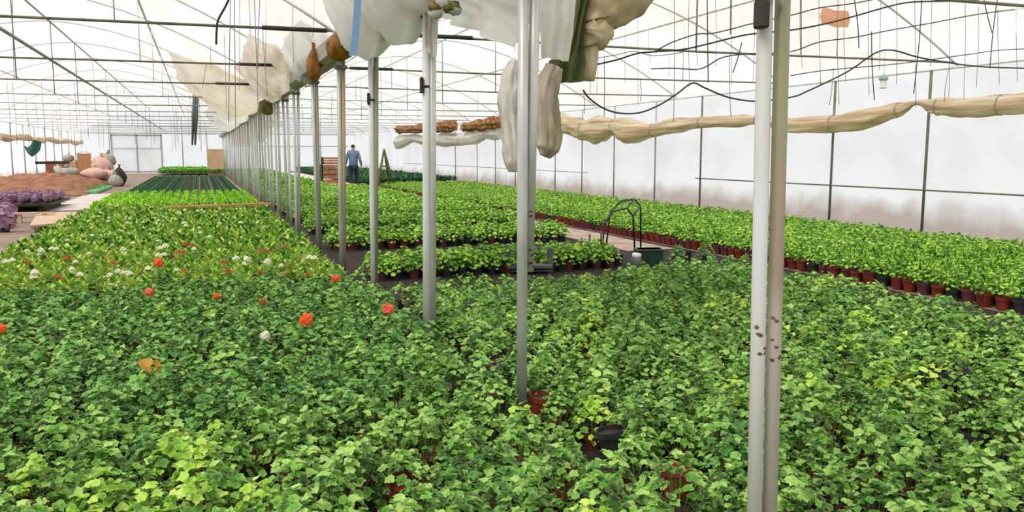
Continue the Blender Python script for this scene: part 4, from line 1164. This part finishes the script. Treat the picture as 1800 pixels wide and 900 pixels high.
stuff('potted_seedling_mass', rt_lo, [(x, y, 0, R1.uniform(0, 6.28), R1.uniform(.9, 1.15)) for x, y, w, row in oth[224:]], [M['right'], M['terracotta'], M['soil']], 'mass of bright green seedlings filling the right bed up to the wall', 'potted plants', R1)

# ------------------------------------------------------------------ things in the gap of the middle beds
t = thing('hoop_frame', 'dark hooped frame standing among the middle beds', 'frame', (5.6, 11.0, 0))
def lp(px, py, y): return Vector(at_y(px, py, y)) - Vector((5.6, 11.0, 0))
hoops = [[(1058, 440, 10.9), (1062, 395, 10.9), (1078, 372, 10.9), (1102, 366, 10.9), (1113, 380, 10.9), (1117, 430, 10.9)],
         [(1064, 420, 11.3), (1072, 375, 11.3), (1090, 354, 11.3), (1115, 350, 11.3), (1126, 362, 11.3), (1127, 415, 11.3)]]
for h in hoops:
    P = [lp(*p) for p in h]; P[0].z = 0; P[-1].z = 0
    mb = MB(); mb.tube(P, .013, 6); mb.build('hoop', M['black'], t)
for a, c in (((1102, 366, 10.9), (1115, 350, 11.3)), ((1062, 395, 10.9), (1072, 375, 11.3)), ((1113, 380, 10.9), (1126, 362, 11.3))):
    mb = MB(); mb.tube([lp(*a), lp(*c)], .014, 6); mb.build('cross_bar', M['black'], t)
for k, (px, yt, yb) in enumerate([(1022, 418, 462), (1036, 412, 465), (1056, 410, 470)]):
    q = at_z(px, yb, 0); tp = at_y(px, yt, q[1])[2]
    b = MB(); b.tube([(0, 0, 0), (0, 0, tp)], .012, 6); o = b.build('stake', M['black']); o.location = q
    tag(o, ['short dark stake left of the hooped frame, leftmost of three', 'short dark stake left of the hooped frame, middle of three', 'short dark stake at the left foot of the hooped frame'][k], 'stake')
# green lidded crate
q = at_z(1140, 466, 0); t = thing('plastic_crate', 'dark green crate with ribbed sides beside the hooped frame', 'crate', (q[0], q[1], 0), -.3)
mb = MB(); mb.box((0, 0, .12), (.36, .26, .24), 0, 0, .015)
for k in range(7): mb.box((-.15 + k * .05, -.134, .11), (.014, .014, .18))
mb.build('body', M['crate_green'], t)
mb = MB(); mb.box((0, 0, .225), (.39, .29, .03), 0, 0, .008); mb.build('rim', M['crate_green'], t)
q = at_z(1119, 468, 0); t = thing('spray_bottle', 'grey container with white lid in front of the green crate', 'container', (q[0], q[1], 0))
mb = MB(); mb.lathe([(.0, 0), (.08, 0), (.085, .02), (.085, .1), (.06, .13), (.05, .14)], 14); mb.build('jar', M['grey_plastic'], t)
mb = MB(); mb.lathe([(.062, .13), (.066, .135), (.066, .18), (.055, .19), (0, .19)], 14); mb.build('lid', M['white_plastic'], t)['label'] = 'white lid'
# grey plastic chair-like rack behind the second post
q = at_z(930, 480, 0); t = thing('plastic_rack', 'grey plastic rack behind the tall galvanised post', 'rack', (q[0], q[1], 0), -.3)
for sx in (-1, 1):
    mb = MB(); mb.box((sx * .28, 0, .17), (.08, .05, .34), 0, 0, .01); mb.build('upright', M['grey_plastic'], t)
mb = MB(); mb.box((0, -.05, .1), (.6, .22, .05), 0, 0, .01); mb.build('shelf', M['grey_plastic'], t)
for k in range(4):
    pass
mb = MB()
for k in range(3): mb.box((0, -.08 + k * .07, .045), (.5, .03, .03))
mb.build('slats', M['grey_plastic'], t)
# black pots left standing along the gap
for k, (px, py) in enumerate([(718, 478), (735, 476), (790, 480), (805, 478), (868, 478), (885, 480), (985, 476), (1000, 474), (1015, 472), (1070, 470), (1085, 468), (1190, 464), (1205, 460), (735, 434), (810, 430), (915, 425), (690, 430)]):
    q = at_z(px, py, 0)
    o = bpy.data.objects.new('empty_pot', big_pot['pot_black']); COL.objects.link(o); o.location = (q[0], q[1], 0); o.scale = (1.15, 1.15, 1.3)
    row = py > 450
    tag(o, 'black pot standing in the nearer dark gap between the cross blocks' if row else 'black pot standing in the second dark gap between the cross blocks', 'pot', 'black pots in the nearer gap' if row else 'black pots in the second gap')
# dark leafy plant right of the crate
for k, (px, py) in enumerate([(1190, 470), (1240, 462)]):
    q = at_z(px, py, 0); potted('dark_leaved_plant', ['dark leaved plant right of the green crate', 'dark leaved plant at the corner of the path near the brick red pots'][k], 'potted plant', q[0], q[1], 1.0 * k, 1.0, ger_mesh['ger_dark'][k], 'pot_black')
b = MB(); b.grid(lambda u, v: (-2.75 + 10.25 * u, 1.0 + 25 * v, .006), 3, 8); tag(b.build('ground_cover', M['ground_dark']), 'dark ground cover under the beds', 'ground', kind='structure')  # flat sheet, darker than the open floor
b = MB(); q = at_z(1090, 404, 0); b.grid(lambda u, v: (6.45 + .9 * u, 11.8 + 7.5 * v, .012 + .003 * math.sin(u * 9 + v * 14)), 4, 20)
tag(b.build('paving_strip', M['path_pale']), 'pale strip of path between the cross blocks and the right bed', 'path', kind='structure')

# ------------------------------------------------------------------ left side: path, purple beds, mound, boxes
b = MB(); b.grid(lambda u, v: (-4.1 + 1.3 * u, 25.5 + 10 * v, .015), 3, 10); tag(b.build('paving_strip', M['concrete']), 'pale concrete strip beside the left bed', 'path', kind='structure')
t = thing('wooden_board', 'pale pink board lying by the path before the purple flowers', 'board', at_z(95, 386, 0))
P = [at_z(px, py, .17) for px, py in ((52, 396), (118, 391), (136, 372), (66, 374))]; o0 = at_z(95, 386, 0)
mb = MB(); V = [p - o0 for p in P]; V += [p - o0 - np.array([0, 0, .04]) for p in P]
mb.add(V, [(0, 1, 2, 3), (7, 6, 5, 4), (0, 4, 5, 1), (1, 5, 6, 2), (2, 6, 7, 3), (3, 7, 4, 0)]); mb.build('panel', M['wood'], t)
for p in P:
    mb = MB(); c = (p - o0) * .88; mb.box((c[0], c[1], .065), (.07, .07, .13)); mb.build('foot_block', M['wood'], t)
t = thing('trestle', 'low pale wooden trestle frame left of the pink board', 'trestle', at_z(40, 392, 0))
for k in range(3):
    mb = MB(); mb.box((-.55 + k * .5, 0, .1), (.07, .12, .2)); mb.build('post', M['wood'], t)
mb = MB(); mb.box((-.1, 0, .22), (1.5, .16, .04)); mb.build('beam', M['wood'], t)
# raised dark benches with mauve plants
mau = [bloom((0, 0, .13), .12, 34, .05, R1).pot(.05, .07, .1, 6, 1, 2, False) for _ in range(4)]
mau_m = [s.mesh('mauve plant', [M['purple_fl'], M['pot_black'], M['soil']]) for s in mau]
t = thing('low_bench', 'low dark bench carrying the mauve plants on the left', 'bench', (-6.0, 27.0, 0))
mb = MB(); mb.box((0, 0, .2), (4.4, 3.4, .06)); mb.build('bench_board', M['sleeve'], t)
for sx in (-1.9, 0, 1.9):
    mb = MB(); mb.box((sx, 0, .085), (.15, 3.0, .17)); mb.build('bearer', M['sleeve'], t)
n = 0
for j in range(9):
    for i in range(16):
        x, y = -3.95 - i * .3, 25.6 + j * .34
        px, py, w = proj(x, y, .4)
        if px < -20 or x < -8: continue
        o = bpy.data.objects.new('mauve_plant', mau_m[(i * 3 + j) % 4]); COL.objects.link(o); o.location = (x + R1.uniform(-.04, .04), y + R1.uniform(-.04, .04), .235); o.rotation_euler = (0, 0, R1.uniform(0, 6)); s = R1.uniform(.8, 1.1); o.scale = (s, s, s)
        tag(o, 'mauve flowering plant on the low dark bench at the left', 'potted plant', 'mauve plants on the bench')
for k, (px, py) in enumerate([(2, 396), (8, 404), (-4, 384), (4, 378), (12, 388), (-8, 400), (14, 380)]):
    q = at_z(px, py, .05); o = bpy.data.objects.new('mauve_plant', mau_m[k % 4]); COL.objects.link(o); o.location = (q[0], q[1], 0); s = 1.7; o.scale = (s, s, s)
    tag(o, 'larger mauve plant at the left edge by the path', 'potted plant', 'mauve plants by the path')

b = MB()


def mz(x, y):
    u = (x + 6.6) / 2.6; v = (y - 40.5) / 6.2
    e = max(0, 1 - u * u) * max(0, 1 - abs(v) ** 2.2)
    return .02 + .6 * e ** .6 * (1 + .12 * math.sin(x * 5 + y * 2) + .08 * math.sin(x * 11 - y * 7))


b.grid(lambda u, v: (-9.2 + u * 5.2, 34.3 + v * 12.4, mz(-9.2 + u * 5.2, 34.3 + v * 12.4) if -9.2 + u * 5.2 > -8.35 or True else 0), 40, 60)
b.v = [(max(x, XL + .02), y, z) for x, y, z in b.v]
tag(b.build('soil_heap', M['mound']), 'long heap of red brown soil on the left', 'soil heap')
t = thing('green_tray', 'pale green tray of small plants in front of the soil heap', 'tray', (-4.3, 38.5, 0))
mb = MB(); mb.box((0, 0, .06), (1.1, 6.0, .12), 0, 0, .02); mb.build('tray_body', M['green_tray'], t)
s = TP()
for k in range(120): s.blade((R1.uniform(-.5, .5), R1.uniform(-2.8, 2.8), .12), (R1.uniform(-.6, .6), R1.uniform(-.6, .6), .8), (1, 0, 0), .22, .07, .3, 0)
child('sprouts', s.mesh('sprouts', [M['far_leaf']]), t)['kind'] = 'stuff'


def bx_at(name, px0, px1, py0, py1, y, dep, mat, label, cat, z0=None, rz=0.0, lid=None):
    a, c = at_y(px0, py1, y), at_y(px1, py0, y); z = a[2] if z0 is None else z0
    t = thing(name, label, cat, ((a[0] + c[0]) / 2, y + dep / 2, z), rz)
    w, h = abs(c[0] - a[0]), c[2] - z
    mb = MB(); mb.box((0, 0, h / 2), (w, dep, h), 0, 0, .01); mb.build('body', M[mat], t)
    if lid:
        for s in (-1, 1):
            mb = MB(); mb.box((s * w * .3, -dep * .02, h + .05), (w * .5, dep, .02), 0, 0, 0, s * .35); mb.build('flap', M[lid], t)
    return t


bx_at('cardboard_box', 136, 158, 270, 312, 45.0, .7, 'cardboard', 'tall orange brown cardboard box behind the soil heap', 'box', 0.0, .1, 'cardboard')
bx_at('cardboard_box', 112, 136, 284, 300, 45.3, .6, 'cardboard_pale', 'pale cardboard box left of the tall orange brown one', 'box', 0.0, -.1, 'cardboard')
bx_at('cardboard_box', 80, 110, 283, 305, 44.4, .6, 'crate_wood', 'dark brown box at the left of the box pile', 'box', 0.0, .05)
bx_at('cardboard_box', 365, 392, 262, 301, 60.5, .5, 'cardboard_pale', 'pale brown cardboard box standing at the far end of the left bed', 'box', .0)


def sack(px, py, y, r, mat, label, seed):
    c = at_y(px, py, y); b = MB(); rr = random.Random(seed)
    b.ball((0, 0, 0), r, 12, 8)
    b.v = [(x * (1 + .14 * math.sin(7 * z + seed)), yy, z * (1 + .1 * math.sin(x * 5 + seed))) for x, yy, z in b.v]
    b.tube([(0, 0, r[2] * .9), (.02, 0, r[2] * 1.15), (.03, 0, r[2] * 1.4)], [r[0] * .3, r[0] * .1, r[0] * .22], 8)
    o = b.build('sack', M[mat]); o.location = c
    return tag(o, label, 'sack')


sack(165, 306, 44.2, (.55, .4, .3), 'pink_bag', 'flat pink sack in front of the tall cardboard box', 1)
sack(188, 308, 44.6, (.5, .4, .26), 'pink_bag', 'long pink sack at the right end of the box pile', 2)
sack(178, 290, 45.2, (.5, .4, .42), 'pink_bag', 'upright pink sack behind the flat pink one', 3)
sack(190, 281, 45.8, (.4, .35, .35), 'grey_bag', 'grey sack on top at the right end of the box pile', 4)
sack(118, 303, 43.6, (.6, .4, .25), 'grey_bag', 'pale grey sack left of the tall cardboard box', 5)
sack(101, 297, 43.9, (.18, .18, .16), 'white_plastic', 'small white sack in front of the dark brown box', 6)
sack(120, 278.5, 45.5, (.25, .25, .2), 'grey_bag', 'small grey sack on the pale cardboard box', 7)
sack(210, 312, 43.8, (.3, .3, .45), 'sleeve', 'black sack at the right end of the soil heap', 8)
sack(203, 318, 43.0, (.32, .3, .3), 'grey_bag', 'dark grey sack below the black one', 9)
b = MB(); b.box((0, 0, 0), (1.4, .08, .12), 0, .1, .01); o = b.build('timber', M['sleeve']); o.location = at_y(92, 286, 43.7); tag(o, 'dark timber lying across the dark brown box', 'timber')
# teal tarp slung from the left wall
c = at_y(57, 260, 46.0); b = MB()
tt = [Vector(at_y(x, y, 46.0)) - Vector(c) for x, y in ((40, 255), (47, 259), (53, 256), (60, 246), (72, 249))]
tb = [Vector(at_y(x, y, 46.0)) - Vector(c) for x, y in ((43, 259), (49, 269), (56, 276), (64, 270), (71, 264))]


def tfn(u, v):
    k = min(int(u * 4), 3); f = u * 4 - k
    return tt[k].lerp(tt[k + 1], f).lerp(tb[k].lerp(tb[k + 1], f), v) + Vector((0, .12 * math.sin(u * 7 + v * 3), 0))


b.grid(tfn, 16, 10)
b.v = b.v + [(x, y + .03, z) for x, y, z in b.v]; n0 = b.n; b.f += [tuple(i + n0 for i in f[::-1]) for f in b.f]; b.m *= 2; b.s *= 2; b.n *= 2
tarp = o = b.build('tarp', M['teal']); o.location = c; tag(o, 'small teal tarp slung in front of the left wall', 'tarp')
b = MB(); b.tube([(0, 0, .3), (-.1, 0, 1.4)], .012, 5); b.build('cord', M['string'], tarp)
# left wall uprights and curtain roll
for k in range(9):
    b = MB(); b.tube([(XL + .1, 42 + k * 3.1, 0), (XL + .1, 42 + k * 3.1, 3.0)], .035, 6)
    tag(b.build('wall_post', M['bar_pale']), f'thin grey upright on the left wall, {ORD[k]} from the left edge', 'post', 'uprights of the left wall')
rl = MB(); rl.tube([(0, i * 1.5, -.06 * math.sin(i * 1.3)) for i in range(19)], [.16 + .04 * math.sin(i * 2.1) for i in range(19)], 10, squash=(.8, 1))
o = rl.build('rolled_curtain', M['curtain']); o.location = (XL + .35, 41.5, 2.3); tag(o, 'olive beige rolled curtain along the far left wall', 'curtain')

# ------------------------------------------------------------------ far middle: crates, stand
q = at_y(585, 303, 36.5)
for k, (px0, px1, py0, py1, mt) in enumerate([(566, 603, 289, 303, 'crate_wood'), (567, 602, 276, 288, 'crate_wood')]):
    a, c = at_y(px0, py1, 36.5), at_y(px1, py0, 36.5)
    zb = 0.0 if k == 0 else at_y(567, 289, 36.5)[2]
    w, h = c[0] - a[0], c[2] - zb
    t = thing('wooden_crate', ['lower reddish wooden crate behind the fifth post', 'upper reddish wooden crate stacked behind the fifth post'][k], 'crate', ((a[0] + c[0]) / 2, 36.8, zb))
    for s in range(3 if k else 5):
        nz = 3 if k else 5
        mb = MB(); mb.box((0, -.3, h * (s + .5) / nz), (w, .02, h / nz * .75)); mb.build('slat', M[mt], t)
        mb = MB(); mb.box((0, .3, h * (s + .5) / nz), (w, .02, h / nz * .75)); mb.build('slat', M[mt], t)
    for sx in (-1, 1):
        mb = MB(); mb.box((sx * (w / 2 - .02), 0, h / 2), (.04, .62, h), 0); mb.build('end_board', M['sleeve' if sx < 0 else mt], t)
    mb = MB(); mb.box((0, 0, .02), (w, .6, .03)); mb.build('bottom_board', M[mt], t)
t = thing('folding_stand', 'dark A shaped stand right of the fourth post', 'stand', at_y(676, 305, 36.0) * np.array([1, 1, 0]))
tp = at_y(674, 262, 36.0)[2]
for sx, sy in ((-.38, -.2), (.38, -.2), (-.3, .25), (.3, .25)):
    mb = MB(); mb.tube([(sx, sy, 0), (0, 0, tp)], [.07, .04], 6); mb.build('leg', M['cloth_green'], t)
for z, w in ((.5, .28), (1.0, .18)):
    mb = MB(); mb.box((0, -.1, z), (w * 2, .05, .06)); mb.build('rung', M['cloth_green'], t)

# ------------------------------------------------------------------ person walking away
b = MB(); b.grid(lambda u, v: (5.0 + 1.9 * u, 33.6 + 30 * v, .12), 2, 8); b.grid(lambda u, v: (5.0 + 1.9 * u, 33.6, .12 * v), 2, 1)
tag(b.build('paving_strip', M['concrete']), 'raised pale path on which the person walks', 'path', kind='structure')


def skin_mesh(name, verts, edges, radii, mat, parent, root=0, sub=1, smoothit=True):
    me = bpy.data.meshes.new(name); me.from_pydata(verts, edges, []); me.materials.append(mat)
    o = bpy.data.objects.new(name, me); COL.objects.link(o); o.parent = parent
    sk = o.modifiers.new('skin', 'SKIN'); sk.use_smooth_shade = True
    for i, r in enumerate(radii):
        v = me.skin_vertices[0].data[i]; v.radius = r if isinstance(r, tuple) else (r, r); v.use_root = (i == root)
    ss = o.modifiers.new('subdivision', 'SUBSURF'); ss.levels = sub; ss.render_levels = sub
    return o


pp = at_y(622, 322, 34.2)
person = thing('person', 'person in a blue jacket and navy trousers walking away between the beds', 'person', (pp[0], 34.2, .12), -.25)
person.scale = (1.02, 1.02, 1.03)
# y forward (away), x right; heights for 1.78 m
V = []; E_ = []; Rr = []


def vert(p, r, prev=None):
    V.append(p); Rr.append(r)
    if prev is not None: E_.append((prev, len(V) - 1))
    return len(V) - 1


pel = vert((0, 0, .95), (.15, .11)); wai = vert((0, .0, 1.1), (.135, .1), pel); che = vert((0, -.01, 1.32), (.165, .115), wai); upc = vert((0, -.01, 1.44), (.12, .09), che)
nk = vert((0, .015, 1.52), .058, upc); jaw = vert((0, .03, 1.585), (.07, .078), nk); hd = vert((0, .03, 1.67), (.082, .095), jaw); tpv = vert((0, .025, 1.74), (.06, .07), hd); nose = vert((0, .125, 1.64), .014, hd)
for s in (-1, 1):
    ear = vert((s * .088, .02, 1.645), .014, hd)
    sh = vert((s * .165, -.01, 1.44), .07, upc); ub = vert((s * .22, -.02, 1.3), .056, sh); el = vert((s * .27, -.05, 1.13), .046, ub)
    fa = vert((s * .3, .0 if s > 0 else .02, 1.0), .04, el); wr = vert((s * .315, .05, .89), .03, fa)
    pa = vert((s * .318, .065, .835), (.024, .042), wr)
    for f, (dy, L) in enumerate([(-.03, .062), (-.011, .078), (.009, .082), (.028, .072)]):
        k1 = vert((s * .318, .065 + dy * 1.0, .79), .0105, pa); k2 = vert((s * .31, .065 + dy * 1.05 + .006, .79 - L * .55), .0095, k1); vert((s * .296, .065 + dy * 1.05 + .012, .79 - L), .008, k2)
    t1 = vert((s * .315, .11, .825), .012, pa); vert((s * .308, .125, .785), .0095, t1)
    hp = vert((s * .09, 0, .9), .1, pel); fw = .17 if s > 0 else -.16
    kn = vert((s * .1, fw * .75 + .03, .5), .062, hp); ca = vert((s * .1, fw * .8 - .01, .32), .055, kn); an = vert((s * .1, fw + (-.14 if s < 0 else .02), .1 if s > 0 else .13), .038, ca)
    ft = vert((s * .11, fw + (.0 if s < 0 else .14), .04), (.04, .035), an)
body = skin_mesh('body', V, E_, Rr, M['skin'], person, pel)


def seg(name, pts, mat, sub=1):
    VV = [p for ch in pts for p, r in ch]; EE = []; RR = [r for ch in pts for p, r in ch]; i = 0
    for ci, ch in enumerate(pts):
        for k in range(len(ch) - 1): EE.append((i + k, i + k + 1))
        i += len(ch)
    return skin_mesh(name, VV, EE, RR, mat, person, 0, sub)


# jacket: torso and sleeves as one garment
V = []; E_ = []; Rr = []
a = vert((0, 0, .86), (.2, .145)); c1 = vert((0, 0, 1.0), (.19, .14), a); c2 = vert((0, -.01, 1.3), (.2, .145), c1); c3 = vert((0, -.01, 1.45), (.14, .11), c2); c4 = vert((0, .01, 1.525), .07, c3)
for s in (-1, 1):
    s1 = vert((s * .17, -.01, 1.44), .088, c3); s2 = vert((s * .225, -.02, 1.3), .075, s1); s3 = vert((s * .275, -.05, 1.13), .064, s2); s4 = vert((s * .308, .02, .955), .052, s3)
skin_mesh('jacket', V, E_, Rr, M['jacket'], person, a)
V = []; E_ = []; Rr = []
a = vert((0, 0, .94), (.165, .125))
for s in (-1, 1):
    fw = .17 if s > 0 else -.16
    h = vert((s * .09, 0, .86), .108, a); k = vert((s * .1, fw * .75 + .03, .5), .078, h); c = vert((s * .1, fw * .8 - .01, .32), .07, k); e = vert((s * .1, fw + (-.14 if s < 0 else .02), .13 if s > 0 else .16), .058, c)
skin_mesh('trousers', V, E_, Rr, M['trousers'], person, a)
for s in (-1, 1):
    fw = .17 if s > 0 else -.16
    V = []; E_ = []; Rr = []
    a = vert((s * .1, fw + (-.16 if s < 0 else 0), .07), .052); c = vert((s * .105, fw + (-.06 if s < 0 else .09), .055), (.052, .046), a); vert((s * .112, fw + (.02 if s < 0 else .17), .045), (.046, .034), c)
    skin_mesh('shoe', V, E_, Rr, M['shoe'], person, a)
V = []; E_ = []; Rr = []
a = vert((0, .0, 1.63), (.09, .08)); c = vert((0, .01, 1.69), (.094, .1), a); vert((0, .025, 1.75), (.07, .08), c)
skin_mesh('hair', V, E_, Rr, M['hair'], person, a)

# ------------------------------------------------------------------ light
w = bpy.data.worlds.new('sky'); SC.world = w; w.use_nodes = True
nt = w.node_tree; nt.nodes.clear()
out = nt.nodes.new('ShaderNodeOutputWorld'); bg = nt.nodes.new('ShaderNodeBackground')
tc = nt.nodes.new('ShaderNodeTexCoord'); sp = nt.nodes.new('ShaderNodeSeparateXYZ'); cr = nt.nodes.new('ShaderNodeValToRGB')
nt.links.new(tc.outputs['Generated'], sp.inputs[0]); nt.links.new(sp.outputs['Z'], cr.inputs['Fac'])
cr.color_ramp.elements[0].position = 0.0; cr.color_ramp.elements[0].color = (.85, .87, .9, 1)
cr.color_ramp.elements[1].position = 0.8; cr.color_ramp.elements[1].color = (1, 1, 1, 1)
nt.links.new(cr.outputs['Color'], bg.inputs['Color']); bg.inputs['Strength'].default_value = 0.85
nt.links.new(bg.outputs[0], out.inputs[0])
sun = bpy.data.lights.new('sun', 'SUN'); sun.energy = 3.6; sun.angle = math.radians(32); sun.color = (1, .97, .92)
so = bpy.data.objects.new('sun', sun); so.rotation_euler = (math.radians(35), 0, math.radians(-60)); COL.objects.link(so)
vs = SC.view_settings
vs.view_transform = 'Standard'; vs.look = 'None'; vs.gamma = 1.0; vs.use_curve_mapping = False
vs.exposure = 0.36
